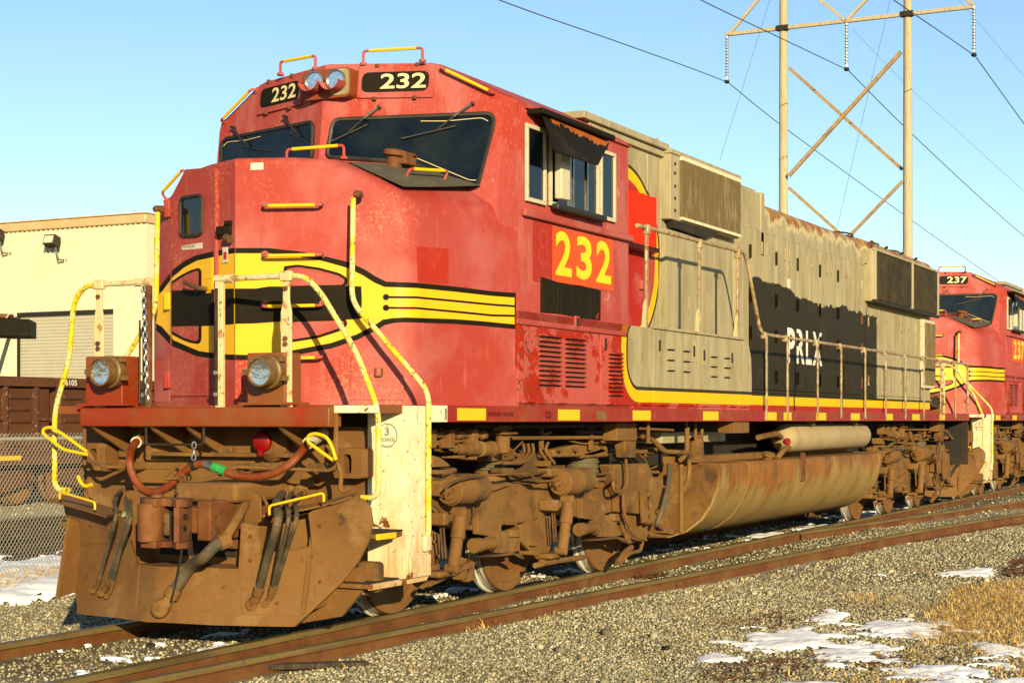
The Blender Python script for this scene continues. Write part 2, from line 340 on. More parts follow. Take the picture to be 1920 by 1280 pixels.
# grey hood livery: yellow band along the bottom, painted-out black block, red towards the cab
GREY, GREYD = (.385,.335,.212), (.275,.228,.135)
def livery(name, box):
    t = NT(name); X, Y, Z = t.sep()
    g = t.mix(t.mapr(t.noise(2.2, 6, .6, (3,3,.5)), .42, .66), GREY, GREYD)
    g = t.mix(t.mapr(t.noise(20, 4, .6, (1.2,1.2,.16)), .56, .74, 0, .45), g, (.150,.110,.060)); g = t.mix(t.mapr(t.noise(34, 4, .6, (1,1,.5), (1,2,3)), .68, .71, 0, .8), g, (.16,.075,.03))
    g = t.mix(t.mapr(t.noise(3.5, 6, .6, (1,1,.6), (3,9,2)), .67, .70, 0, .7), g, (.50,.42,.24))
    if not box:
        # painted-out block on the long hood
        top = t.math('ADD', t.mapr(X, 7.9, 11.0, 3.36, 3.16), t.mapr(t.noise(1.6, 6, .7), .3, .7, -.07, .07))
        m = t.math('LESS_THAN', Z, top); m = t.math('MULTIPLY', m, t.math('GREATER_THAN', X, 7.92)); m = t.math('MULTIPLY', m, t.math('LESS_THAN', X, 14.05))
        blk = t.mix(t.mapr(t.noise(4, 5), .55, .75, 0, .5), (.024,.019,.008), (.060,.044,.020))
        g = t.mix(m, g, blk)
        vm = t.n('ShaderNodeVectorMath', operation='DISTANCE'); cx = t.n('ShaderNodeCombineXYZ'); t.l(X, cx.inputs[0]); t.l(Z, cx.inputs[2])
        t.l(cx.outputs[0], vm.inputs[0]); vm.inputs[1].default_value = (HOODC[0], 0, HOODC[1])
        d = t.math('SUBTRACT', HOODC[2], vm.outputs['Value'])           # >0 inside the red disc
        z0 = 1.872
    else:
        ax = t.math('MAXIMUM', t.math('SUBTRACT', 3.06 + .26, X), 0); az = t.math('MAXIMUM', t.math('MAXIMUM', t.math('SUBTRACT', 1.872 + .26, Z), t.math('SUBTRACT', Z, 2.50 - .26)), 0)
        d = t.math('SUBTRACT', t.math('POWER', t.math('ADD', t.math('MULTIPLY', ax, ax), t.math('MULTIPLY', az, az)), .5), .26)
        z0 = -5
    if box:
        rd = t.mix(t.mapr(t.noise(1.5, 8, .72), .495, .505, 0, .85), (.35,.050,.036), (.45,.130,.112))
        rd = t.mix(t.mapr(t.noise(2.4, 7, .7, (1,1,1), (5,5,1)), .58, .60, 0, .6), rd, REDD); rd = t.mix(t.mapr(t.noise(14, 5, .6, VS), .58, .70, 0, .4), rd, (.50,.20,.17)); rd = t.mix(t.mapr(t.noise(30, 4), .70, .72, 0, .8), rd, (.55,.30,.20))
        rd = t.mix(t.math('MULTIPLY', t.mapr(t.noise(19, 3), .58, .61), t.mapr(t.math('ADD', t.math('SUBTRACT', X, t.math('MULTIPLY', Z, .8)), t.mapr(t.noise(2, 4), .3, .7, -.4, .4)), .1, -.8)), rd, (.09,.05,.025))
    else: rd = t.mix(t.mapr(t.noise(1.6, 6, .65), .5, .6, 0, .6), (.38,.055,.045), REDF)
    yel = t.mix(t.mapr(t.noise(4, 5), .5, .7, 0, .4), (.80,.45,.008), (.62,.36,.03)); bk = (.035,.028,.012)
    c = t.mix(t.math('GREATER_THAN', d, 0), g, bk); c = t.mix(t.math('GREATER_THAN', d, .035), c, yel); c = t.mix(t.math('GREATER_THAN', d, .15), c, rd)
    if not box:
        c = t.mix(t.math('LESS_THAN', Z, 1.882), c, bk); c = t.mix(t.math('LESS_THAN', Z, 1.852), c, yel); c = t.mix(t.math('LESS_THAN', Z, 1.738), c, (.34,.055,.045))
    t.bump(t.noise(14, 5), .12, .004); t.fin(c, .62, 0, .16)
    return t.m
HOODC = (4.10, 3.22, 0.95)
livery('livery_hood', False); livery('livery_box', True)
t = NT('hood_roof'); X, Y, Z = t.sep()
g = t.mix(t.mapr(t.noise(2.2, 6, .6, (3,3,.5)), .42, .66), GREY, GREYD)
edge = t.math('ADD', Z, t.mapr(t.noise(2.2, 8, .72, (1.2,1,1)), .3, .7, -.17, .17))
g = t.mix(t.mapr(edge, 4.06, 4.10), g, (.50,.43,.25)); g = t.mix(t.mapr(edge, 4.13, 4.19), g, t.mix(t.mapr(t.noise(5, 7, .7), .40, .60), (.25,.085,.028), (.36,.27,.14)))
t.bump(t.noise(14, 5), .15, .004); t.fin(g, .65, 0, .3)
layered('radiator', (.036,.026,.009), [((.018,.013,.005),30,.45,.6,.8,(1,1,.1)), ((.015,.011,.004),1.4,.52,.60,.8)], rough=.7, spec=.2)
layered('filter_fins', (.105,.070,.024), [((.12,.085,.035),24,.45,.6,.8,(1,1,.08)), ((.26,.20,.10),9,.55,.66,.6,(1,1,.2))], rough=.6, metal=.2)
layered('grey_paint', GREY, [(GREYD,2.2,.42,.66,.9,(3,3,.5)), ((.22,.14,.06),14,.60,.70,.6,(1,1,.3))])

# ------------------------------------------------------------------ locomotive 232
L = empty('diesel_locomotive'); ZD, ZS, YS = 1.66, 1.535, 1.525
tag(L, 'large faded red and grey diesel locomotive numbered 232 in the foreground', 'locomotive')
def mir(pts, s): return [(p[0], p[1] * s, p[2]) for p in pts]

# ---- nose
FX = lambda y: -1.02 + .41 * abs(y)
fp = [(0,3.57),(.40,3.57),(.69,3.55),(.95,3.42),(1.14,3.31),(1.23,3.22),(1.28,3.06),(1.28,1.665)]
rp = [(0,3.72),(.46,3.72),(.80,3.68),(1.10,3.53),(1.36,3.38),(1.47,3.28),(1.52,3.08),(1.52,1.665)]
def nose_ring(k):
    out = []
    st = [(0,.905,-.035),(.012,.935,-.018),(.045,.968,-.006),(.11,.99,0),(.2,1.0,0)]
    if k < 5:
        dx, sc, dz = st[k]
        for (y, z) in fp: out.append((FX(y * sc) + dx, y * sc, z + (dz if z > 2 else 0)))
    else:
        for (y, z) in rp: out.append((.78, y, z))
    return out
b = MB(); rings = [nose_ring(k) for k in range(6)]; n = len(fp)
for s in (-1, 1):
    for k in range(5):
        for i in range(n - 1):
            a = [rings[k][i], rings[k][i+1], rings[k+1][i+1], rings[k+1][i]]
            a = [(p[0], p[1] * s, p[2]) for p in a]; b.add(a, [(0,1,2,3)])
    face = [(p[0], p[1] * s, p[2]) for p in rings[0]] + [(FX(0), 0, 1.665)]; b.add(face, [tuple(range(len(face)))])
bm = bmesh.new(); me = bpy.data.meshes.new('x'); me.from_pydata(b.v, [], b.f); bm.from_mesh(me)
bmesh.ops.remove_doubles(bm, verts=bm.verts, dist=1e-4); bmesh.ops.recalc_face_normals(bm, faces=bm.faces)
me2 = bpy.data.meshes.new('nose'); bm.to_mesh(me2); NOSE_V = [v.co.copy() for v in bm.verts]; NOSE_F = [[v.index for v in f.verts] for f in bm.faces]; bm.free()
nose = obj('nose', me2, 'red_nose', L, smooth=28)
# left-hand nose door, slightly proud
nl = V((-1, .41, 0)).normalized(); nr = V((-1, -.41, 0)).normalized(); tl = V((-.41, -1, 0)).normalized()   # outward normals; along the left face towards the ridge
def LF(u, v, lift=0): return atp(u, v, (-1.02, 0, 0), (-1, .41, 0)) + nl * lift
def RF(u, v, lift=0): return atp(u, v, (-1.02, 0, 0), (-1, -.41, 0)) + nr * lift
b = MB(); dp = [LF(322, 372), LF(350, 318), LF(404, 314), LF(404, 742), LF(322, 742)]
b.add([p + nl * .012 for p in dp] + [p - nl * .01 for p in dp], [(0,1,2,3,4),(9,8,7,6,5)] + [(i, 5+i, 5+(i+1) % 5, (i+1) % 5) for i in range(5)])
NOSE_V += [V(p) for p in b.v]; o = len(NOSE_V) - 10; NOSE_F += [[i + o for i in f] for f in b.f]
door = b.build('nose_door', 'red_nose', L, smooth=20)
BV = BVHTree.FromPolygons(NOSE_V, NOSE_F)
def wire_ring(pts, r, name, mat, parent): MB().tube(pts, r, 6, closed=True).build(name, mat, parent)
def lquad(fn, pts, lift, name, mat, parent, t=.006):
    b = MB(); top = [fn(u, v, lift) for u, v in pts]; nn = (top[1]-top[0]).cross(top[2]-top[0]).normalized()
    n = len(top); nn = nn if nn.x < 0 or (abs(nn.x) < .2 and nn.y < 0) else -nn
    b.add([p for p in top] + [p - nn * t for p in top], [tuple(range(n)), tuple(range(n, 2*n))[::-1]] + [(i, (i+1) % n, n+(i+1) % n, n+i) for i in range(n)])
    return b.build(name, mat, parent, smooth=0)
wp = rpoly([(343,372),(382,366),(382,440),(343,443)], 9, 4)
lquad(LF, wp, .018, 'door_window', 'glass', door, .005)
wire_ring([LF(u, v, .02) for u, v in wp], .017, 'window_gasket', 'black_rubber', door)
for v in (392, 565, 712): MB().box(-.03,.03,-.03,.03,-.07,.07).build('hinge', 'red_nose' if v != 565 else 'yellow_paint', door, .008).location = LF(318, v, .01)
h = MB(); h.tube(fil([LF(392,542,.02), LF(390,541,.10), LF(368,530,.11)], .03), .018, 8); h.build('door_handle', 'dusty_dark', door)
lquad(LF, [(391,530),(401,529),(401,549),(391,550)], .022, 'latch_plate', 'yellow_paint', door)
lquad(LF, [(344,461),(382,455),(382,466),(344,469)], .015, 'door_notice', 'sign_white', door, .003)
a0 = LF(346,466,.0165); text('FIRE EXTINGUISHER INSIDE', 'notice_lettering', 'black_paint', door, a0, LF(380,463) - LF(346,466), (0,0,1), .19, .022, 0)
lquad(LF, [(386,505),(400,503),(400,522),(386,524)], .02, 'notice', 'yellow_paint', door, .003)
MB().bar(LF(409,318,.012), LF(409,752,.012), .03, .03).build('door_jamb', 'red_nose', L, .004)
lquad(RF, [(470,306),(494,305),(494,318),(470,319)], .004, 'nose_notice', 'sign_white', L, .003)
lquad(LF, [(420,464),(430,463),(430,492),(420,493)], .014, 'warning_label', 'sign_white', L, .003)
lquad(LF, [(422,473),(428,472),(428,486),(422,487)], .016, 'warning_symbol', 'bright_red', L, .001)
b = MB(); p = LF(424, 437, .03); b.box(-.03,.06,-.09,.05,-.02,.05).box(-.02,.03,-.10,-.02,.05,.09); b.build('door_holder', 'black_paint', L, .012).location = p
MB().lathe((0,0,0), (-.3,-.9,-.3), [(-.03,.02),(0,.035),(.05,.03)], 12).build('door_holder_stop', 'dusty_steel', L).location = LF(433, 447, .04)
# access hatch on the right of the nose and its latch
hat = lquad(RF, [(657,667),(757,668),(757,750),(655,750)], .008, 'access_hatch', 'red_nose', L, .012)
lquad(RF, [(700,688),(725,688),(725,712),(700,712)], .014, 'latch_plate', 'red_nose', hat, .01)
MB().tube(fil([RF(706,690,.03), RF(705,705,.035), RF(718,705,.035), RF(718,690,.03)], .01), .007, 6).build('latch', 'dusty_steel', hat)
lquad(LF, [(290,676),(318,675),(318,754),(291,754)], .006, 'access_hatch', 'red_nose', L, .01)
lquad(RF, [(658,667),(660,667),(659,750),(657,750)], .016, 'hatch_hinge', 'red_nose', hat, .01)

# ---- painted emblem on the nose, laid on the steel
def clip(poly, u0, keep_right):
    out = []
    for i in range(len(poly)):
        a, c = poly[i], poly[(i+1) % len(poly)]; ia, ic = (a[0] >= u0) == keep_right, (c[0] >= u0) == keep_right
        if ia: out.append(a)
        if ia != ic and a[0] != c[0]:
            t = (u0 - a[0]) / (c[0] - a[0]); out.append((u0, a[1] + t * (c[1] - a[1])))
    return out
def decal(name, poly, mat, lift, step=5, cuts=(322.5, 404.5, 441)):
    edges = [0] + list(cuts) + [2000]; b = MB()
    for lo, hi in zip(edges[:-1], edges[1:]):
        q = clip(clip(poly, lo + (.3 if lo else 0), True), hi - .3, False)
        if len(q) < 3: continue
        q = [p for i, p in enumerate(q) if (V(p) - V(q[i-1])).length > .02]
        vs, tr = tess(q, (), step); P = []
        for u, v in vs:
            d = ray(u, v); hit = BV.ray_cast(CAM, d)
            if hit[0] is None: hit = BV.find_nearest(CAM + d * 12)
            nn = hit[1] if hit[1].dot(d) < 0 else -hit[1]; P.append(hit[0] + nn * lift)
        b.add(P, tr)
    return b.build(name, mat, L, smooth=60, fix=False)
outer = [(281,555),(300,538),(322,508),(345,490),(367,479),(409,469),(439,465),(502,465),(559,471),(607,480),(652,491),(682,504),(704,518),(724,528),(752,529),(780,530),(852,537),(923,546),(967,549),
         (967,617),(905,611),(852,607),(760,604),(740,605),(722,609),(708,618),(672,636),(622,653),(551,666),(502,673),(460,675),(420,674),(371,668),(322,648),(297,622),(281,611)]
inner = [(281,566),(305,546),(325,519),(347,501),(369,489),(409,480),(439,475),(502,475),(559,481),(607,490),(650,502),(680,516),(702,530),(721,538),(752,539),(780,540),(852,547),(923,555),(964,558),
         (964,608),(905,602),(852,598),(760,595),(738,596),(718,599),(703,609),(668,627),(620,643),(551,656),(502,663),(460,665),(420,664),(374,658),(327,638),(304,612),(281,600)]
decal('emblem_outline', outer, 'black_paint', .002); decal('emblem_field', inner, 'yellow_paint', .004)
for up, dn in (((724,557),(964,574)), ((724,577),(964,592))):
    ln = [(up[0], up[1]-2), (780, up[1]-1.5), (852, up[1]+5.2), (923, up[1]+12.2), (964, dn[1]-2)]
    decal('emblem_pinstripe', ln + [(u, v + 4) for u, v in ln[::-1]], 'black_paint', .006)
    decal('emblem_dot', [(up[0] + 6*math.cos(a*.52), up[1] + 6*math.sin(a*.52)) for a in range(12)], 'black_paint', .0062)
for big, small in (([(532,499),(559,496),(600,502),(637,512),(651,521),(652,530),(646,539),(533,540)], [(538,504),(559,501),(600,507),(635,517),(646,524),(646,529),(642,534),(538,536)]),
                   ([(547,600),(646,597),(652,604),(650,612),(637,621),(596,634),(551,641),(530,643),(530,601)], [(535,604),(642,601),(646,605),(645,609),(634,616),(595,629),(551,636),(535,638)]),
                   ([(322,528),(340,516),(360,506),(374,502),(379,507),(379,546),(322,548)], [(324,532),(341,521),(360,511),(372,507),(374,511),(374,543),(324,545)]),
                   ([(322,609),(379,604),(379,638),(374,645),(360,643),(345,638),(322,626)], [(324,612),(374,608),(374,635),(370,640),(360,638),(346,633),(324,621)])):
    decal('emblem_eye_outline', rpoly(big, 4, 2), 'black_paint', .006); decal('emblem_eye', rpoly(small, 3, 2), 'red_nose', .008)
rough_bar = [(323,545),(404,542),(440,541),(480,541),(505,537),(600,538),(640,536),(678,537),(679,560),(678,597),(640,600),(560,600),(480,606),(440,607),(404,610),(323,612)]
decal('painted_out_bar', rough_bar, 'black_paint', .010)
decal('primer_patch', [(781,462),(841,466),(841,532),(783,529)], 'primer_patch', .002)

# ---- cab
WX = lambda y, z: .12 + .15 * (z - 3.75) + .35 * abs(y)
CZ = lambda y: 4.505 if abs(y) < .88 else 4.505 - (abs(y) - .88) / .64 * .325
b = MB()
prof = [(1.52,1.665),(1.52,3.0),(1.52,4.15),(1.50,4.19),(.90,4.495),(.82,4.51),(0,4.525)]
for s in (-1, 1):
    fr = [(WX(1.44, max(z, 3.1)), 1.44 * s, z) for z in (1.665, 3.0, 4.15)] + [(WX(1.42,4.2), 1.42*s, 4.215), (WX(.90,4.49), .90*s, 4.485), (WX(.82,4.5), .82*s, 4.50), (WX(0,4.5), 0, 4.515)]
    ch = [(max(.80, WX(1.52, max(z, 3.1)) + .06), y * s, z) for y, z in prof[:4]] + [(WX(.9,4.5)+.06, .90*s, 4.495+.004), (WX(.82,4.5)+.06, .82*s, 4.515), (WX(0,4.5)+.06, 0, 4.53)]
    re = [(3.10, y * s, z) for y, z in prof]; rr = [(3.15, y * s * .975, z - (.0 if z < 2 else .04)) for y, z in prof]
    for q0, q1 in ((fr, ch), (ch, re), (re, rr)):
        for i in range(6): b.add([q0[i], q0[i+1], q1[i+1], q1[i]], [(0,1,2,3)])
    b.add(rr + [(3.15, 0, 1.665)], [tuple(range(8))])
    fc = fr + [(WX(0,1.7) + .4, 0, 1.665)]
    b.add(fr[1:] + [(WX(0,3.1), 0, 3.0)], [tuple(range(7))])
bm = bmesh.new(); me = bpy.data.meshes.new('cab'); me.from_pydata(b.v, [], b.f); bm.from_mesh(me)
bmesh.ops.remove_doubles(bm, verts=bm.verts, dist=1e-4); bmesh.ops.recalc_face_normals(bm, faces=bm.faces); bm.to_mesh(me); bm.free()
cab = obj('cab', me, 'red_paint', L, smooth=24)
MB().box(.84, 3.13, -1.565, -1.52, 3.235, 3.30).build('drip_rail', 'red_paint', cab, .012)
WN = {s: V((-1, -.35 * s * -1, .15)).normalized() for s in (-1, 1)}   # outward normal of each windshield face
for s in (-1, 1): WN[s] = V((-1, .35 * s, .15)).normalized()
for s in (-1, 1):
    P = rpoly([(.10*s,4.04),(1.39*s,4.06),(1.28*s,3.43),(1.16*s,3.47),(.74*s,3.665),(.07*s,3.725)], [.06,.10,.12,.2,.1,.05], 5)
    fn = lambda y, z, s=s: V((WX(y, z), y, z)) + WN[s] * .008
    w = MB().plate(P, fn, .01, -WN[s]).build('windshield', 'glass', L, smooth=0)
    wire_ring([fn(y, z) for y, z in P], .018, 'gasket', 'black_rubber', w)
    MB().tube(fil([fn(y*s, z) + WN[s]*.012 for y, z in ((.76,3.70),(.80,3.69),(1.22,3.50),(1.27,3.50))], .03), .0035, 5).build('sealant_bead', 'digit_cream', w)
    MB().tube(fil([fn(y*s, z) + WN[s]*.012 for y, z in ((.80,4.005),(1.0,4.0),(1.28,4.02),(1.33,3.99))], .03), .0035, 5).build('sealant_bead', 'digit_cream', w)
    for (py, pz, qy, qz, e0, e1) in ((.46,4.13,.24,3.93,(.10,3.85),(.38,3.985)), (1.20,4.14,.93,3.92,(.66,3.86),(1.08,3.955))):
        g = lambda y, z, l: V((WX(y*s, z), y*s, z)) + WN[s] * l
        k = MB(); k.bar(g(py,pz,.03), g((py+qy)/2, (pz+qz)/2, .05), .015, .018); k.bar(g((py+qy)/2,(pz+qz)/2,.05), g(qy,qz,.03), .008, .010)
        k.cyl(g(py,pz,0), g(py,pz,.05), .014); wi = k.build('wiper_arm', 'black_rubber', w)
        MB().bar(g(*e0,.026), g(*e1,.026), .008, .010).build('wiper_blade', 'black_rubber', w)
# number boards
for s, dig in ((-1, (.46,.83)), (1, (.30,.60))):
    fn = lambda y, z, s=s: V((WX(y, z), y, z)); q = WN[s]
    nb = MB().plate([(.27*s,4.215),(.88*s,4.205),(.88*s,4.475),(.27*s,4.49)], lambda y, z: fn(y, z) + q * .02, .025, -q).build('number_board', 'red_paint', L, .006)
    MB().plate(rrect(.31 if s < 0 else -.84, .84 if s < 0 else -.31, 4.255, 4.425, .06, 5) if s > 0 and False else [(y*s, z) for y, z in rrect(.305,.84,4.26,4.43,.06,5)], lambda y, z: fn(y, z) + q * .0235, .003, -q).build('number_panel', 'black_paint', nb, smooth=0)
    ry = V((.35 * -1 * s, -s * s, 0)); right = V((-.35*s, -1, 0)).normalized(); upv = right.cross(q) * -1
    org = fn(-.455 if s < 0 else .675, 4.285) + q * .026
    text('232', 'number_digits', 'digit_cream', nb, org, right, V((.15,0,1)), .385 if s < 0 else .35, .13, .018)
    for y in (.42, .74):
        for z in (4.485, 4.205): MB().box(-.02,.008,-.015,.015,-.014,.016).build('clamp', 'rust', nb, .006).location = fn(y*s, z) + q * .02
# headlights
HX = .16; h0, h1_ = atx(566,188,HX), atx(656,124,HX); l0, l1 = atx(592,155,HX), atx(632,152,HX)
hl = MB().plate([(y, z) for y, z in rrect(h1_.y,h0.y,4.215,4.46,.05,5)], lambda y, z: V((HX, y, z)), .2, (1,0,0)).build('headlight_housing', 'platform_red', L, .012)
MB().plate([(y, z) for y, z in rrect(h1_.y+.01,l1.y+.06,4.235,4.45,.04,5)], lambda y, z: V((HX-.004, y, z)), .003, (1,0,0)).build('face_plate', 'grey_paint', hl)
for p in (l0, l1):
    y, z = p.y, p.z
    MB().lathe((HX-.005, y, z), (-1,0,0), [(0,.092),(.03,.092),(.034,.078),(.012,.074)], 24).build('lamp_rim', 'steel', hl)
    MB().lathe((HX-.002, y, z), (-1,0,0), [(.0,.004),(.004,.03),(.012,.055),(.024,.074)], 24).build('headlamp', 'lens', hl)
    k = MB(); A = [math.pi * (1.05 + .9 * i / 8) for i in range(9)]; pr = [(y + .095*math.cos(a), z + .095*math.sin(a)) for a in A]
    k.add([(HX, p_, z_) for p_, z_ in pr] + [(HX-.13, p_, z_) for p_, z_ in pr], [(i, i+1, 10+i, 9+i) for i in range(8)]); k.build('lamp_visor', 'red_paint', hl, smooth=60)
# grab irons: (points, parent colour) yellow bar between red feet
def grab(pts, out, feet='red_paint', r=.012, split=.12):
    p, q = V(pts[0]), V(pts[1]); o = V(out); d = (q - p)
    g = MB().tube(fil([p, p + o, q + o, q], .03, 4), r, 8).build('grab_iron', feet, L)
    MB().tube([p + o + d*.1, q + o - d*.1], r + .0015, 8).build('grab_iron_grip', 'fresh_yellow', g)
    for e in (p, q): MB().cyl(e - o.normalized()*.01, e + o.normalized()*.012, .03, n=10).build('grab_iron_foot', feet, g)
for v in (384, 477, 571, 668): grab((RF(497, v), RF(606, v - 2)), nr * .09 + V((0,0,-.02)))
grab((V((-.55,-.15,3.58)), V((-.42,-.60,3.60))), (0,0,.10))
grab((V((-.15,-1.0,3.44)), V((.25,-1.12,3.47))), V((0,-.42,.9)) * .09); grab((V((-.50,1.08,3.36)), V((-.6,.78,3.52))), V((-.3,.42,.8)) * .08)
grab((V((.34,-.30,4.51)), V((.46,-.80,4.51))), (0,0,.11)); grab((V((.36,.55,4.51)), V((.30,.15,4.51))), (0,0,.11))
for s in (-1, 1): grab((V((WX(.93,4.45), .93*s, 4.44)), V((WX(1.36,4.25), 1.36*s, 4.215))), WN[s] * .06)
b = MB(); b.plate([(-.55,.72),(.30,.80),(.52,1.32),(-.45,1.16)], lambda x, a: V((x, -a, np.interp(a + .0, [.69, .95, 1.16, 1.36], [3.55, 3.42, 3.31, 3.2]) + (x + .5) * .135 + (a - .7) * .13 * (x + .5) + .016)), 0, step=.12)
b.build('antislip_strip', 'antislip', L, smooth=60)
# the sand filler on the nose
p = V((.0, -.80, 3.56)); k = MB(); k.lathe(p, (0,-.15,1), [(-.10,.065),(.10,.065),(.10,.10),(.135,.10),(.15,.08)], 20); k.box(p.x-.02,p.x+.16,p.y-.12,p.y-.05,p.z+.03,p.z+.13); k.box(p.x+.1,p.x+.17,p.y-.12,p.y+.05,p.z+.09,p.z+.12)
k.build('sand_filler', 'rust', L, .008)
# cab side: windows, armrest, awning, numbers
yy = -1.525
def side(x0, x1, z0, z1, y0, y1): return MB().box(x0, x1, y0, y1, z0, z1)
def frame_rect(x0, x1, z0, z1, y, w, t, name, mat, parent):
    b = MB(); b.box(x0,x1,y-t,y,z0,z0+w).box(x0,x1,y-t,y,z1-w,z1).box(x0,x0+w,y-t,y,z0+w,z1-w).box(x1-w,x1,y-t,y,z0+w,z1-w)
    return b.build(name, mat, parent, .004)
for x0, x1, z0, z1 in ((.89,1.26,3.365,4.01), (1.34,2.36,3.38,4.02), (2.40,2.74,3.38,4.02)):
    wd = side(x0+.02, x1-.02, z0+.02, z1-.02, yy-.008, yy+.002).build('cab_window', 'glass', cab, smooth=0)
    frame_rect(x0, x1, z0, z1, yy, .035, .028, 'window_frame', 'cream_frame', wd)
    if x1 - x0 > .9:
        for xx in (1.74, 1.80, 2.10): side(xx, xx+.028, z0+.03, z1-.03, yy-.022, yy-.006).build('window_mullion', 'steel', wd)
        side(1.40, 1.58, 3.44, 3.86, yy-.10, yy-.03).build('wind_deflector', 'cream_frame', wd, .01)
        MB().box(1.36, 2.40, yy-.09, yy-.02, 3.345, 3.40).build('armrest', 'black_rubber', wd, .015)
AW = [aty(1018,214,yy-.10), aty(1143,268,yy-.10), aty(1122,309,yy-.27), aty(1042,284,yy-.27)]
def awp(a, c, l=0):
    p = AW[0].lerp(AW[1], a).lerp(AW[3].lerp(AW[2], a), c); nn = (AW[1]-AW[0]).cross(AW[3]-AW[0]).normalized(); nn = nn if nn.y < 0 else -nn; return p + nn * l
b = MB(); b.add([awp(0,0), awp(1,0), awp(1,1), awp(0,1), awp(0,0,-.012), awp(1,0,-.012), awp(1,1,-.012), awp(0,1,-.012)], [(0,1,2,3),(7,6,5,4),(0,4,5,1),(1,5,6,2),(2,6,7,3),(3,7,4,0)]); aw = b.build('window_awning', 'black_paint', cab, smooth=0)
x0_, x1_ = aty(1008,206,yy-.10).x, aty(1145,262,yy-.10).x
MB().box(x0_, x1_, yy-.15, yy+.0, AW[0].z-.01, AW[0].z+.035).build('awning_rail', 'black_paint', aw, .008)
layered('awning_rust', (.40,.115,.028), [((.10,.04,.014),9,.52,.60,.8)])
st = [(.10,.03)] + [(.10 + .86*i/40, .13 + .16*mnoise.noise(V((i*.23,3.1,0))) + .12*mnoise.noise(V((i*.9,7.7,0))) + .10*i/40) for i in range(41)] + [(.98,.02)]
MB().plate(st, lambda a, c: awp(a, c, .003), 0).build('awning_rust_stain', 'awning_rust', aw, smooth=0)
side(1.42, 2.72, 2.74, 3.215, yy-.004, yy).build('number_panel', 'orange_panel', cab, smooth=0)
for ch_, xx_ in (('2',1.47),('3',1.90),('2',2.33)): text(ch_, 'cab_number', 'digit_yellow', cab, (xx_, yy-.008, 2.80), (1,0,0), (0,0,1), .33, .385, .028)
side(1.06,1.41,2.72,3.22,yy-.002,yy).build('faded_patch', 'primer_patch', cab, smooth=0)
text('8', 'ghost_digit', 'ghost_red', cab, (1.12, yy-.0045, 2.84), (1,0,0), (0,0,1), .22, .34, .0)
ob = [(1.19,2.46),(1.6,2.47),(2.0,2.455),(2.43,2.46),(2.44,2.73),(2.0,2.745),(1.6,2.735),(1.19,2.76)]
MB().plate(ob, lambda x, z: V((x, yy-.004, z)), 0).build('painted_out_panel', 'blackened_panel', cab, smooth=0)
# rain gutter and roof edge along the cab, roof vent behind it
MB().box(.9, 3.12, -1.545, -1.50, 4.135, 4.15).build('gutter', 'red_paint', cab, .004)

# ---- platform, sills, steps and pilot
MB().box(-1.36, 18.78, -1.50, 1.50, 1.60, ZD).build('deck', 'platform_red', L)
for s in (-1, 1):
    y0, y1 = sorted((s*1.527, s*1.50)); MB().box(-.68, 18.80, y0, y1, ZS, ZD+.004).build('side_sill', 'sill_red', L, .004)
MB().box(-.9, 18.6, -.75, .75, 1.05, 1.60).build('underframe', 'dark_steel', L)  # near-black colour stands for the deep shade beneath the body
MB().box(-1.0, 18.5, -1.46, 1.46, 1.56, 1.60).build('deck_underside', 'dark_steel', L)
MB().box(18.70, 18.82, -1.50, 1.50, .75, 1.60).build('rear_pilot', 'dark_steel', L)
MB().prism(rpoly([(-1.46,1.50),(-1.46,1.645),(-1.30,1.652),(-1.30,1.50)], .012, 2), 'y', -1.15, 1.15).build('anticlimber', 'platform_red', L, .006)
# reflective squares and lettering along the sill
def refl(u0, u1, v0=764.5, v1=787):
    a, c = aty(u0, v1, -1.53), aty(u1, v0, -1.53)
    return MB().box(a.x, c.x, -1.531, -1.527, 1.548, 1.642).build('reflective_strip', 'fresh_yellow', L)
for u0, u1 in ((858,911),(1047,1087),(1187,1220),(1319,1347),(1435,1456),(1470,1484),(1531,1549),(1596,1612),(1661,1674),(1711,1724),(1762,1772)): refl(u0, u1)
MB().box(-.46,-.43,-1.531,-1.526,1.55,1.64).build('sill_mark', 'black_paint', L)
text('SANITARY WATER', 'sill_lettering', 'black_paint', L, (.24,-1.5305,1.58), (1,0,0), (0,0,1), .44, .035, 0)
text('CO', 'sill_lettering', 'black_paint', L, (1.28,-1.5305,1.565), (1,0,0), (0,0,1), .11, .06, .01)
MB().box(2.35,2.55,-1.532,-1.527,1.553,1.635).build('data_plate', 'dusty_steel', L)
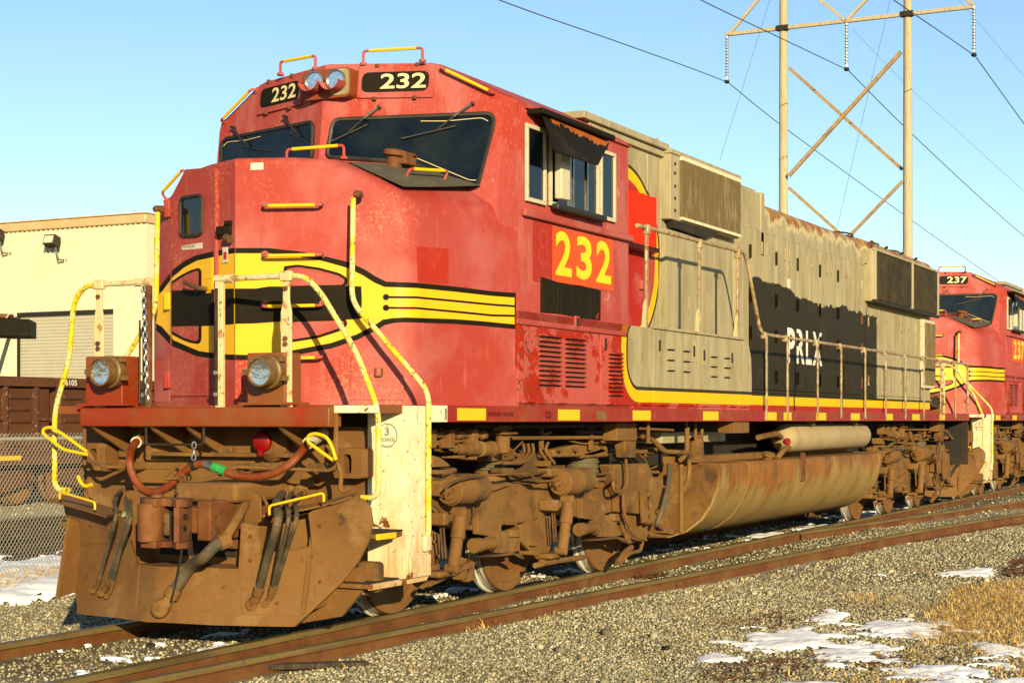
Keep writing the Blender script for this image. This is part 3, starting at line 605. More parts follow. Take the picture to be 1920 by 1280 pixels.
for s in (-1, 1):
    ws = sorted
    def bx(x0,x1,y0,y1,z0,z1):
        a, c = sorted((y0*s, y1*s)); return MB().box(x0,x1,a,c,z0,z1)
    # pale rear wall of the step well and its return along the side
    b = MB(); b.prism([(1.20*s,1.655),(1.524*s,1.655),(1.524*s,.36),(1.20*s,.44)], 'x', *((-1.03, -1.0) if s < 0 else (-.95, -.92)))
    b.prism([(-1.0,1.655),(-.68,1.655),(-.68,.40),(-.72,.36),(-1.0,.36)], 'y', *sorted((1.524*s, 1.494*s)))
    sp = b.build('step_panel', 'white_step' if s < 0 else 'dusty_plow', L, .006)
    bx(-.99,-.69,1.524,1.545,.40,.56).build('step_pad', 'white_step', sp, .006)
    if s < 0: bx(-1.40,-1.38,1.15,1.52,1.60,1.655).build('corner_plate', 'white_step', L, .004)
    bx(-1.40,-1.385,1.15,1.18,1.2,1.60).build('corner_stile', 'dusty_plow', L, .004)
    bx(-.68,-.42,1.524,1.531,ZS,ZD).build('sill_panel', 'white_step', sp, .002)
    # treads
    for z, x0, m in ((.38,-1.50 if s < 0 else -1.3,'dusty_steel'), (.725,-1.40 if s < 0 else -1.3,'fresh_yellow')):
        tr = bx(x0, -1.03, 1.22, 1.50, z-.012, z+.02).build('step_tread', 'dusty_steel', L, .004)
        if s < 0: bx(x0, -1.03 + (.12 if z < .4 else -.12), 1.50, 1.522, z-.02, z+.022).build('tread_edge', 'white_step' if z < .4 else m, tr, .003)
        k = MB()
        for i in range(12): k.box(x0 + .02 + i*.035, x0 + .035 + i*.035, min(1.24*s,1.5*s), max(1.24*s,1.5*s), z+.02, z+.034)
        k.build('tread_grating', 'dark_steel', tr)
c3 = V((-1.036, -1.373, 1.44))
text('3', 'step_lettering', 'marker_blue', L, c3 + V((0,.022,.0)), (0,-1,0), (0,0,1), .04, .055, .012)
text('POINT', 'step_lettering', 'marker_blue', L, c3 + V((0,.055,-.045)), (0,-1,0), (0,0,1), .11, .026, .01)
text('STAY SAFE', 'step_lettering', 'marker_blue', L, c3 + V((0,.04,-.085)), (0,-1,0), (0,0,1), .08, .012, 0)
b = MB(); b.tube([c3 + V((0, .085*math.cos(a*.2618), .085*math.sin(a*.2618))) for a in range(24)], .003, 5, closed=True)
for a in (90, 215, 325):
    p = c3 + V((0, -.068*math.cos(R(a)), .068*math.sin(R(a)))); b.tube([p + V((0,.012,-.006)), p + V((0,0,.008)), p + V((0,-.012,-.006))], .0025, 4)
b.build('three_point_emblem', 'marker_blue', L)
# pilot sheet and gussets under the platform
b = MB(); b.plate(rpoly(yz(-1.0, [(160,800),(160,925),(200,958),(560,958),(690,935),(690,800)]), .03, 3), lambda y, z: V((-1.0, y, min(z, 1.55))), .03, (1,0,0))
pil = b.build('pilot_sheet', 'dusty_plow', L, .006)
for u in (196, 305, 372, 545): y = atx(u, 810, -1.30).y; MB().prism([(-1.0,1.50),(-1.44,1.50),(-1.40,1.465),(-1.0,1.27)], 'y', y-.012, y+.012).build('gusset', 'dusty_plow', pil)
for u0, u1, v0, v1 in ((153,196,830,882), (622,680,840,897)):
    (y0, z1), (y1, z0) = yz(-1.18, [(u0, v0), (u1, v1)]); y0, y1 = sorted((y0, y1)); m = (y0+y1)/2; h = (z1-z0)
    k = MB(); k.plate(rrect(y0,y1,z0,z1,.03), lambda a, z: V((-1.18, a, z)), .19, (1,0,0), holes=[rrect(m-.035,m+.035,z0+h*.15,z1-h*.2,.034)]); k.build('push_pole_pocket', 'dusty_plow', pil, .008)
MB().box(-1.10,-.99,-.62,.75,1.27,1.30).build('pilot_shelf', 'dusty_steel', pil, .004)
for u, v, w in ((420,845,.10),(240,850,.07),(560,905,.16),(450,925,.2),(320,920,.12)): p = atx(u, v, -1.02); MB().box(p.x-.04,p.x+.03,p.y-w,p.y+w,p.z-.03,p.z+.03).build('pilot_bracket', 'dusty_steel', pil, .01)
# jumper receptacle (red cover)
pr = atx(490, 828, -1.16); k = MB(); k.lathe(pr + V((.17,-.03,-.01)), (-1,0,0), [(0,.145),(.08,.14),(.10,.12),(.14,.08)], 24); rc = k.build('jumper_receptacle', 'dusty_steel', L)
MB().lathe(pr + V((.03,0,0)), (-1,0,0), [(0,.078),(.035,.076),(.045,.06),(.047,.01)], 24).build('receptacle_cover', 'marker_red', rc)
MB().box(pr.x-.018,pr.x+.01,pr.y-.02,pr.y+.02,pr.z-.105,pr.z-.06).build('cover_tab', 'marker_red', rc)
# cable loop bracket
MB().tube(fil([atx(274,797,-1.42), atx(274,833,-1.42), atx(382,833,-1.42), atx(382,797,-1.42)], .03), .010, 6).build('hose_bracket', 'dark_steel', L)
# the big jumper hose
hp = [atx(u, v, x) for u, v, x in ((266,822,-1.22),(250,834,-1.36),(243,862,-1.55),(249,890,-1.55),(266,915,-1.56),(288,922,-1.57),(315,912,-1.57),(340,889,-1.57),(362,873,-1.57),(385,870,-1.57),(410,879,-1.57),(440,890,-1.57),(475,894,-1.56),(510,888,-1.55),(540,872,-1.53),(562,850,-1.45),(582,824,-1.25))]
hs = MB().tube(spline(hp, 6), .030, 10).build('jumper_hose', 'red_hose', L)
q = [atx(u, v, -1.57) for u, v in ((398,874),(424,884))]; MB().tube(q, .035, 10).build('green_tape', 'green_tape', hs)
MB().tube([atx(u, v, -1.57) for u, v in ((386,870),(400,875))], .036, 10).build('hose_fitting', 'steel', hs)
MB().tube([atx(u, v, -1.57) for u, v in ((361,874),(368,871))], .034, 10).build('hose_clamp', 'black_rubber', hs)
MB().tube([atx(274,818,-1.02), atx(255,829,-1.30)], .045, 10).build('hose_plug', 'cream_frame', hs); MB().tube([atx(606,812,-1.02), atx(578,830,-1.30)], .045, 10).build('hose_plug', 'cream_frame', hs)
def chain(p, q, link, r, name, mat, parent):
    p, q = V(p), V(q); d = q - p; n = max(1, int(d.length / (link * .74))); u = d.normalized(); a = u.orthogonal().normalized(); c = u.cross(a); b = MB()
    for i in range(n):
        m = p + d * ((i + .5) / n); w = a if i % 2 else c
        ring = [m + u * (link*.5*math.cos(t)) * (1 if abs(math.cos(t)) > .5 else .9) + w * (link*.27*math.sin(t)) for t in [k*math.pi/6 for k in range(12)]]
        b.tube(ring, r, 5, closed=True)
    return b.build(name, mat, parent)
chain(atx(364,829,-1.5), atx(363,862,-1.55), .055, .006, 'hose_chain', 'chain_steel', L)
chain(atx(342,890,-1.62), atx(333,925,-1.75), .07, .010, 'lock_chain', 'rust', L)
# uncoupling lever right across, yellow handles at both ends
lv = MB().tube(fil([atx(u, v, x) for u, v, x in ((165,845,-1.5),(178,868,-1.5),(200,875,-1.45),(330,877,-1.45),(345,895,-1.6),(303,898,-1.62),(338,868,-1.62))], .05), .013, 8).build('uncoupling_lever', 'dusty_steel', L)
MB().tube(fil([atx(u, v, x) for u, v, x in ((345,905,-1.6),(400,897,-1.55),(440,875,-1.5),(620,882,-1.45),(634,870,-1.45),(628,850,-1.5),(612,835,-1.5))], .05), .013, 8).build('lever_rod', 'dusty_steel', lv)
MB().tube(fil([atx(u, v, -1.5) for u, v in ((168,850),(120,815),(95,800),(82,803),(80,812),(105,832),(120,843),(165,852))], .04), .013, 8).build('lever_handle', 'fresh_yellow', lv)
MB().tube(fil([atx(u, v, -1.5) for u, v in ((630,862),(622,835),(612,818),(590,812),(578,816),(577,828),(600,845),(624,862))], .04), .013, 8).build('lever_handle', 'fresh_yellow', lv)
MB().tube(fil([atx(u, v, -1.46) for u, v in ((146,892),(152,905),(160,912),(172,908))], .03), .014, 8).build('lever_guide', 'fresh_yellow', lv)
MB().tube(fil([atx(u, v, -1.46) for u, v in ((634,868),(640,890),(638,915),(643,922),(655,915))], .03), .016, 8).build('lever_guide', 'dusty_steel', lv)
for u in (200, 455, 590): MB().box(-.04,.44,-.03,.03,-.03,.03).build('lever_bearing', 'dusty_steel', lv, .01).location = atx(u, 876, -1.43)

# ---- snow plow
def PX(y, z):
    k = z - .12; return -2.02 + (.36 if y > 0 else .22) * abs(y) + (.62 * k - .62 * k * k) * .75
def plow_at(u, v):
    x = -1.8
    for _ in range(30): p = atx(u, v, x); x = PX(p.y, p.z)
    return (p.y, p.z)
outl = [plow_at(u, v) for u, v in ((117,938),(128,1015),(137,1090),(146,1150),(225,1158),(307,1166),(400,1171),(480,1173),(553,1174),(562,1165),(600,1130),(640,1092),(672,1052),(690,1015),(698,980),(694,952),(682,937),(670,931))]
outl += [plow_at(u, v) for u, v in ((640,941),(585,957),(578,962),(582,985),(585,1022),(540,1032),(488,1040),(484,985),(452,980),(447,1066),(350,1062),(258,1057),(243,1012),(232,975),(224,968),(180,955))]
plo = MB().plate(outl, lambda y, z: V((PX(y, z), y, z)), .02, (1,0,0), step=.07).build('snow_plow', 'dusty_plow', L, smooth=50)
wear = [plow_at(u, v) for u, v in ((146,1130),(146,1150),(225,1158),(307,1166),(400,1171),(480,1173),(553,1174),(572,1156),(480,1150),(400,1148),(300,1143),(225,1137))]
MB().plate(wear, lambda y, z: V((PX(y, z) - .008, y, z)), .008, (1,0,0), step=.1).build('wear_strip', 'dusty_plow', plo, smooth=50)
def pseam(a, c, r=.005):
    P = [V((PX(*plow_at(a[0] + (c[0]-a[0])*i/8, a[1] + (c[1]-a[1])*i/8)), *plow_at(a[0] + (c[0]-a[0])*i/8, a[1] + (c[1]-a[1])*i/8))) for i in range(9)]; MB().tube(P, r, 6).build('weld_seam', 'dusty_plow', plo)
for a, c in (((262,1060),(255,1140)), ((448,1066),(455,1148)), ((586,1024),(592,1125)), ((487,1040),(586,1024)), ((150,1020),(240,1018))): pseam(a, c)
for u, v in ((170,985),(205,990),(470,1005),(470,1050),(600,985),(640,980),(600,1090),(290,1100),(420,1100),(180,1120),(520,1130)):
    yb_, zb_ = plow_at(u, v); MB().lathe((PX(yb_, zb_), yb_, zb_), (-1,0,0), [(-.01,.014),(.008,.014),(.014,.008)], 6).build('plow_bolt', 'rust', plo)
def lip(pts, name, w=.10, t=.012):
    k = MB(); P = [V((PX(*plow_at(u, v)), *plow_at(u, v))) for u, v in pts]; n = len(P)
    k.add([p + V((-w,0,.0)) for p in P] + [p + V((.03,0,.03)) for p in P] + [p + V((-w,0,t)) for p in P] + [p + V((.03,0,.03+t)) for p in P],
          [f for i in range(n-1) for f in ((i, i+1, n+i+1, n+i), (2*n+i, 3*n+i, 3*n+i+1, 2*n+i+1), (i, 2*n+i, 2*n+i+1, i+1))])
    return k.build(name, 'dusty_plow', plo)
lip([(117,938),(150,946),(190,957),(226,968)], 'plow_lip', .16); lip([(500,968),(585,955),(640,941),(668,932)], 'plow_lip', .06)
# box round the coupler opening and the plow's back braces
k = MB(); op = [V((PX(*plow_at(u, v)), *plow_at(u, v))) for u, v in ((226,968),(243,1012),(258,1057),(350,1062),(447,1066),(452,980))]
for i in range(len(op)-1): k.add([op[i], op[i+1], op[i+1] + V((.30,0,0)), op[i] + V((.30,0,0))], [(0,1,2,3)])
k.build('coupler_well', 'dusty_plow', plo, smooth=0)
k = MB(); op = [V((PX(*plow_at(u, v)), *plow_at(u, v))) for u, v in ((484,1040),(484,985),(578,962),(585,1022),(484,1040))]
for i in range(len(op)-1): k.add([op[i], op[i+1], op[i+1] + V((.16,0,0)), op[i] + V((.16,0,0))], [(0,1,2,3)])
k.add([p + V((.16,0,0)) for p in op[:4]], [(0,1,2,3)]); k.build('hose_well', 'dusty_plow', plo, smooth=0)
MB().box(-1.52,-1.50,-.75,.45,.28,.72).build('plow_back', 'dark_steel', plo)  # dark sheet added below the coupler, standing in for shade in the opening
b = MB(); b.plate(rpoly([(.62,.50),(.62,1.02),(-.62,1.02),(-.62,.50)], .02, 2), lambda y, z: V((-1.55, y, z)), .02, (1,0,0), holes=[[(.30,.55),(.30,.95),(-.40,.95),(-.40,.55)]]); b.build('plow_back', 'dusty_plow', plo, .004)
for s in (1, -1): MB().prism([(-1.75,.2),(-1.1,.3),(-1.1,.62),(-1.62,.8)], 'y', s*1.12-.015, s*1.12+.015).build('plow_wing_plate', 'dusty_plow', plo)
bp = [atx(u, v, -1.45) for u, v in ((560,1168),(640,1155),(681,1105),(681,1060),(655,1068),(600,1120))]; k = MB(); k.add(bp + [p + V((.03,0,0)) for p in bp], [tuple(range(6)), tuple(range(6,12))[::-1]] + [(i,(i+1)%6,6+(i+1)%6,6+i) for i in range(6)]); k.build('plow_wing_plate', 'dusty_plow', plo)
k = MB(); p = atx(692, 1078, -1.3); k.box(p.x-.05,p.x+.06,p.y-.10,p.y+.08,p.z-.12,p.z+.10); k.build('step_bracket', 'dusty_steel', L, .03)
def bar_handle(a, c, name, out):
    a, c, o = V(a), V(c), V(out); h = MB().tube(fil([a, a + o, c + o, c], .025), .009, 8).build(name, 'fresh_yellow', plo); return h
bar_handle(atx(112,935,-1.80), atx(178,955,-1.90), 'plow_handle', (0,0,.055)); bar_handle(atx(505,964,-1.95), atx(607,940,-1.85), 'plow_handle', (0,0,.06))
# ---- coupler
ky = lambda u, x=-2.12: atx(u, 980, x).y
cpl = MB().box(-1.95,-1.0,ky(402,-1.8),ky(345,-1.8),.75,.93).build('coupler_shank', 'rust', L, .012)
yk = ky(284)
MB().prism([(-2.13 - .10*math.cos(t), yk + .085*math.sin(t)) for t in [math.pi*(-.62 + 1.24*i/14) for i in range(15)]] + [(-1.98,yk+.06),(-1.98,yk-.05)], 'z', .695, .965).build('coupler_knuckle', 'rust', cpl, .012, seg=2)
MB().lathe((-2.07, yk-.01, .67), (0,0,1), [(0,.028),(.335,.028),(.335,.045),(.355,.045),(.36,.02)], 14).build('knuckle_pin', 'rust', cpl)
kk = lambda u, x: (x, ky(u, x))
for z0, z1 in ((.945,1.0),(.655,.70)): MB().prism(rpoly([kk(264,-2.17),kk(290,-2.20),kk(306,-2.10),kk(322,-2.10),kk(330,-2.19),kk(352,-2.10),kk(362,-1.95),kk(300,-1.90),kk(262,-1.95)], .02, 3), 'z', z0, z1).build('coupler_lobe', 'rust', cpl, .008)
MB().prism([kk(268,-1.98),kk(352,-1.98),kk(352,-1.90),kk(268,-1.90)], 'z', .70, .945).build('coupler_throat', 'dark_steel', cpl)  # near-black block behind the knuckle, the cavity's shade put into its colour
MB().prism([kk(325,-2.19),kk(336,-2.17),kk(360,-1.96),kk(346,-1.93)], 'z', .70, .945).build('coupler_guard_arm', 'rust', cpl, .006)
for z in (.77, .85): MB().prism([(p[0]-.003, p[1]-.004) for p in (kk(338,-2.145),kk(350,-2.045),kk(350,-2.03),kk(338,-2.13))], 'z', z, z+.045).build('arm_pocket', 'dark_steel', cpl)  # dark blocks on the arm stand in for shaded holes
MB().prism([kk(306,-2.13),kk(318,-2.12),kk(318,-2.02),kk(306,-2.02)], 'z', .74, .90).build('lock_block', 'dusty_dark', cpl, .01)
k0 = lambda u, v, x=-2.12: atx(u, v, x)
MB().box(-1.96,-1.5,ky(420,-1.8),ky(395,-1.8),.70,.98).build('striker_plate', 'rust', cpl, .012)
MB().box(-1.75,-.98,-.55,.0,.96,1.10).build('coupler_pocket', 'dusty_plow', cpl, .03)
MB().box(-1.62,-1.35,-.7,-.2,.62,.69).build('carrier_iron', 'rust', cpl, .01)
MB().tube(spline([k0(342,1017), k0(338,1050), k0(330,1090), k0(321,1125)], 5), .008, 5).build('release_wire', 'dark_steel', cpl)
# ---- air hoses
def hose(pts, r, name='air_hose', mat='hose_rubber', glad=True, fit='dusty_steel'):
    P = spline(pts, 6); h = MB().tube(P, r, 10).build(name, mat, L)
    d = (P[-1] - P[-3]).normalized(); e = P[-1]
    MB().tube([P[0] - (P[1]-P[0]).normalized()*.02, P[0] + (P[1]-P[0]).normalized()*.06], r*1.3, 10).build('hose_ferrule', fit, h)
    MB().tube([e - d*.05, e + d*.02], r*1.3, 10).build('hose_ferrule', fit, h)
    if glad:
        g = MB(); g.tube([e, e + d*.05, e + d*.09 + V((0,.015,0)), e + d*.15 + V((0,.02,0))], r, 8, rs=[r*.9, r*1.05, r*1.5, r*1.1])
        m = e + d * .12 + V((-.01,.015,0)); g.lathe(m, V((-.8,-.3,.1)), [(-.035,r*1.4),(.02,r*1.55),(.035,r*1.2),(.036,r*.5),(.02,r*.45)], 14); g.build('glad_hand', fit, h, .004)
    return h
for (u0, v0, u1, v1, u2, v2, r) in ((227,918,208,1000,194,1088,.015), (247,918,222,1030,219,1095,.014), (257,925,232,1020,211,1092,.019)):
    p0 = plow_at(u2, v2); pm = plow_at(u1, v1)
    e_ = V((PX(*p0)-.05, *p0)); a_ = atx(u0, v0, -1.10); lp = atx(u0 + (u2-u0)*.28, v0 + (v2-v0)*.28, -2.06)
    hose([a_, a_.lerp(lp, .5) + V((-.05,0,.02)), lp, lp.lerp(e_, .5), e_], r)
for (u0, v0, u1, v1, u2, v2, r) in ((532,922,508,1010,494,1108,.030), (550,921,533,1010,518,1108,.016), (568,921,545,1020,524,1104,.016)):
    p0 = plow_at(u2, v2); pm = plow_at(u1, v1)
    e_ = V((PX(*p0)-.06, *p0)); a_ = atx(u0, v0, -1.10); lp = atx(u0 + (u2-u0)*.28, v0 + (v2-v0)*.28, -2.05)
    h = hose([a_, a_.lerp(lp, .5) + V((-.06,0,.02)), lp, lp.lerp(e_, .5), e_], r)
    MB().lathe(atx(u0, v0-4, -1.05), (-1,0,-.25), [(0,.05),(.05,.05),(.07,.035)], 14).build('angle_fitting', 'dusty_steel', h)
p1, p0 = plow_at(375, 1060), plow_at(336, 1112)
bh = hose([atx(425,1013,-1.99), atx(404,1022,-2.06), atx(382,1044,-2.1), V((PX(*p1)-.11, *p1)), V((PX(*p0)-.08, *p0))], .042)
MB().tube(fil([atx(470,930,-1.15), atx(460,945,-1.6), atx(437,985,-1.9), atx(420,1014,-1.99)], .05), .034, 10).build('brake_pipe', 'dusty_steel', bh)
MB().lathe(atx(472,935,-1.12), (-1,-.1,0), [(0,.075),(.10,.075),(.14,.045)], 14).build('angle_cock', 'rust', bh, .006)
MB().tube(fil([atx(478,925,-1.5), atx(492,928,-1.55), atx(503,950,-1.6)], .03), .013, 6).build('cock_handle', 'dusty_steel', bh)

# ---- ditch lights on the platform
for s in (-1, 1):
    xb0, xb1 = -1.46, -1.25; ya, yb = (atx(534,700,xb0).y, atx(463,700,xb0).y) if s < 0 else (atx(229,700,xb0).y, atx(160,700,xb0).y); y = (ya+yb)/2; b = MB()
    b.box(xb0, xb1, ya, yb, ZD, 2.04)
    dl = b.build('ditch_light_box', 'platform_red', L, .01)
    MB().box(xb0-.04, xb1+.03, ya-.05, yb+.05, ZD, ZD+.018).build('box_flange', 'platform_red', dl)
    ax = V((-1, 0, -.03)); pl = atx(485 if s < 0 else 186, 697, -1.66); c0 = V((-1.46, pl.y, pl.z + .006))
    lb = MB().lathe(c0, ax, [(0,.09),(.04,.122),(.10,.122),(.11,.108),(.185,.108),(.20,.106),(.202,.095),(.17,.093)], 28).build('lamp_body', 'lamp_rim', dl)
    MB().lathe(c0, ax, [(.118,.006),(.125,.03),(.145,.062),(.180,.093),(.181,.094)], 28).build('lamp_reflector', 'lens', dl)
    MB().lathe(c0 + ax*.186, ax, [(0,.092),(.008,.07),(.012,.04),(.013,.005)], 28).build('lamp_glass', 'clear', dl)
    MB().lathe(c0 + ax*.12, ax, [(0,.016),(.03,.016),(.045,.008)], 10).build('lamp_bulb', 'dusty_dark', dl)
    for a in (20, 140, 200, 320): MB().box(-.03,.03,-.018,.018,-.018,.018).build('lamp_lug', 'lamp_rim', dl, .004).location = c0 + ax*.07 + V((0, .14*math.cos(R(a)), .14*math.sin(R(a))))
    MB().box(-.03,.05,-.025,.025,-.02,.02).build('lamp_latch', 'lamp_rim', dl, .004).location = c0 + ax*.16 + V((0, .13, 0))
# ---- front handrails
for s in (-1, 1):
    HX_ = -1.42; o, i = (atx(538,520,HX_).y, atx(413,520,HX_).y) if s < 0 else (atx(187,532,HX_).y, atx(277,527,HX_).y)
    top = atx(538,517,HX_).z if s < 0 else atx(187,533,HX_).z
    hr = MB().tube([(HX_, i, top), (HX_, o, top)], .022, 10).build('platform_handrail', 'cream_rail', L)
    MB().tube([(HX_, i - .04*s, top), (HX_, i + .12*s, top)], .032, 10).build('rail_fitting', 'cream_rail', hr)
    bx0 = MB(); w = .045
    bx0.prism([(o-w*.6,2.42),(o-w*.6,top),(o+w*.6,top),(o+w*.6,2.42),(o+w,2.33),(o+w,1.70),(o+w*1.2,ZD-.03),(o-w*1.2,ZD-.03),(o-w,1.70),(o-w,2.33)], 'x', HX_-.015, HX_+.005)
    bx0.build('stanchion', 'cream_rail', hr, .004)
    for z in (2.50, 2.14, 2.10): MB().lathe((HX_-.015, o, z), (-1,0,0), [(0,.018),(.016,.018),(.018,.010)], 8).build('bolt', 'rust', hr)
    MB().box(HX_-.03,HX_+.015,o-.05,o+.05,top-.04,top+.035).build('rail_clamp', 'cream_rail', hr, .008)
    st = MB().box(HX_-.02,HX_+.015,i-.035,i+.035,ZD-.03,top-.02).build('stanchion', 'cream_rail' if s < 0 else 'rust', hr, .004)
    MB().box(HX_-.03,HX_-.02,i-.006+.012,i+.028,ZD,top-.07).build('stanchion_channel', 'black_rubber', st)
    for z in (1.74, 1.90): MB().lathe((HX_-.03,i+.018,z), (-1,0,0), [(0,.016),(.012,.016)], 8).build('bolt', 'chain_steel', st)
    # outer rail curving down beside the steps
    yo = 1.50 * s; R2 = [(HX_,o,top),(HX_,o+.16*s,top-.01),(-1.40,o+.28*s,top-.13),(-1.38,1.33*s,2.03),(-1.36,yo,1.62),(-1.36,yo,1.05),(-1.36,1.46*s,1.0),(-1.36,1.36*s,1.0)]
    MB().tube(fil(R2, .12, 5), .021, 10).build('step_handrail', 'yellow_rail', hr)
    # tall rail from the nose down to the rear of the steps
    R1 = [(-.80,.93*s,3.22),(-.82,.93*s,2.44),(-.74,1.55*s,1.76),(-.74,1.55*s,.72),(-.74,1.53*s,.68)]
    tr = MB().tube(fil(R1, .10, 5), .021, 10).build('nose_handrail', 'yellow_rail', L)
    MB().lathe((-.70,.93*s,3.25), (-1,.3*s,0), [(.03,.034),(.06,.032),(.10,.028),(.115,.016)], 14).build('rail_bracket', 'rust', tr)
    MB().box(-.80,-.70,min(1.52*s,1.56*s),max(1.52*s,1.56*s),.58,.70).build('rail_bracket', 'white_step', tr, .015)
chain(atx(268,537,-1.46), atx(278,752,-1.44), .058, .0062, 'safety_chain', 'chain_steel', L)
for p, q in ((atx(262,600,-1.43), atx(262,755,-1.43)),): MB().tube([p, q], .008, 6).build('chain_post', 'black_rubber', L)

# ---- lower equipment box beside the cab, with louvred doors
bx = MB(); bx.box(.745, 6.55, -1.520, -1.06, ZD, 2.45).build('equipment_box', 'livery_box', L)
eb = bpy.context.scene.objects['equipment_box']
k = MB(); k.prism([(6.55,ZD),(6.55,2.45),(6.62,2.40),(6.70,2.25),(6.72,2.0),(6.72,ZD)], 'y', -1.52, -1.06); k.build('box_end', 'livery_box', eb, .01)
doors = [(.765,2.42),(2.44,3.70),(3.72,4.93),(4.95,6.24),(6.26,6.545)]
LV = MB(); LV.prism([(0,.012),(-.03,.002),(-.034,-.006),(0,-.03)], 'x', 0, 1.0)   # one louver hood, unit length, in (y,z)
def louver(x0, x1, z, mat, par):
    o = MB(); o.prism([(-.003,.014),(-.030,-.002),(-.033,-.008),(-.003,-.010)], 'x', x0, x1); o.v = [(p[0], p[1] - 1.529, p[2] + z) for p in o.v]; lo = o.build('louver', mat, par, smooth=0)
    d = MB(); d.box(x0+.012, x1-.012, -1.5335, -1.5305, z-.024, z-.011); d.build('louver_slot', 'dark_steel', lo, smooth=0)
for i, (x0, x1) in enumerate(doors):
    z1 = 2.33 if i < 2 else 2.44
    d = MB().box(x0, x1, -1.530, -1.515, ZD+.03, z1).build('box_door', 'livery_box', eb, .004)
    hx = np.linspace(x0+.2, x1-.2, 3 if i == 0 else 2)
    for h in hx:
        kk = MB(); kk.box(h-.09, h+.09, -1.545, -1.528, ZD+.035, ZD+.05).cyl((h-.05,-1.54,ZD+.045), (h+.05,-1.54,ZD+.045), .011, n=8); kk.build('hinge', 'livery_box', d)
for (x0, x1, za, zb, n, j) in ((1.14,1.57,2.27,1.86,11,0), (1.66,2.08,2.27,1.86,11,0), (2.60,2.92,2.17,1.79,11,1)):
    for z in np.linspace(za, zb, n): louver(x0, x1, z, 'livery_box', eb)
for (x0, zz) in ((4.06,2.27),(4.50,2.27),(5.32,2.24),(5.74,2.24)):
    for j in range(3): louver(x0, x0+.19, zz - j*.105, 'livery_box', eb)
for x, z in ((3.84,2.28),(4.80,2.26),(5.10,2.23),(5.98,2.23),(2.52,2.24)):
    kk = MB(); kk.box(x-.04,x+.04,-1.538,-1.528,z-.11,z+.09); lt = kk.build('door_latch', 'livery_box', eb, .006)
    MB().box(x-.015,x+.015,-1.55,-1.535,z-.05,z+.06).build('latch_lever', 'dark_steel', lt, .004)
kk = MB(); kk.box(1.86,1.96,-1.54,-1.518,2.36,2.47); kk.build('latch_plate', 'red_paint', eb, .008); MB().box(1.89,1.93,-1.55,-1.535,2.38,2.45).build('latch_lever', 'dark_steel', eb, .004)
MB().box(.745, 3.02, -1.534, -1.52, 2.34, 2.385).build('box_moulding', 'red_paint', eb, .006)
MB().box(3.70, 6.40, -1.545, -1.50, 2.448, 2.475).build('box_moulding', 'livery_box', eb, .004)
# ---- long hood
YH = -1.05
def hoodbox(x0, x1, z0, z1, name, mat='livery_hood', y=1.05, bev=.01): return MB().box(x0, x1, -y, y, z0, z1).build(name, mat, L, bev)
h1 = hoodbox(3.15, 5.08, ZD, 4.44, 'front_hood'); h2 = hoodbox(5.08, 7.42, ZD, 4.40, 'filter_hood'); h3 = hoodbox(7.42, 8.50, ZD, 4.36, 'engine_hood')
def shoulder(x0, x1, ztop, r, name, mat, y=1.05, zb=3.93):
    pr = [(-y, zb)] + [(-y + r*(1-math.cos(a)), ztop - r + r*math.sin(a)) for a in [math.pi/2*i/8 for i in range(9)]]
    pr = pr + [(-p[0], p[1]) for p in pr[::-1]]; return MB().prism(pr, 'x', x0, x1).build(name, mat, L, smooth=40)
shoulder(8.50, 13.36, 4.30, .16, 'hood_roof', 'hood_roof'); h4 = hoodbox(8.50, 13.36, ZD, 3.93, 'long_hood', bev=0)
h5 = hoodbox(13.36, 17.78, ZD, 3.95, 'radiator_hood'); shoulder(13.36, 17.78, 4.33, .20, 'radiator_roof', 'hood_roof', 1.10)
MB().box(8.40, 8.54, -1.07, 1.07, 3.6, 4.40).build('hood_joint', 'grey_paint', h3, .01)
# roof plate over the electrical cabinet, bracket angles
MB().box(2.95, 5.15, -1.13, .9, 4.43, 4.50).build('roof_plate', 'grey_paint', h1, .008); MB().box(3.16, 5.12, -1.09, -1.04, 4.36, 4.425).build('roof_edge', 'grey_paint', h1, .006)
# red corrugated vent behind the cab
k = MB(); a, c = aty(1183,352,-1.17), aty(1231,465,-1.17)
n = 9; xs = np.linspace(3.2, 4.66, n*2+1); zt = lambda x: 3.90
pts = [(x, -1.15 - (.06 if i % 2 else 0)) for i, x in enumerate(xs)]
k.prism(pts + [(4.66,-1.05),(3.2,-1.05)], 'z', 3.34, 3.86); k.build('corrugated_vent', 'bright_red', h1, smooth=0)
MB().box(3.2, 4.68, -1.20, -1.04, 3.29, 3.34).build('vent_sill', 'red_paint', h1, .006)
# cabinet faces between cab and filter box
for x0, x1, z0, z1, y in ((3.2,5.0,2.46,3.26,-1.062), (5.12,6.15,2.46,3.6,-1.10), (6.17,7.36,2.46,3.62,-1.062), (4.7,5.05,3.3,4.34,-1.06)):
    MB().box(x0, x1, y, YH+.01, z0, z1).build('cabinet_door', 'livery_hood', h1, .006)
for x, z in ((3.95,2.98),(4.5,2.95)): MB().box(x-.05,x+.05,-1.10,-1.05,z-.05,z+.05).build('door_latch', 'livery_hood', h1, .015)
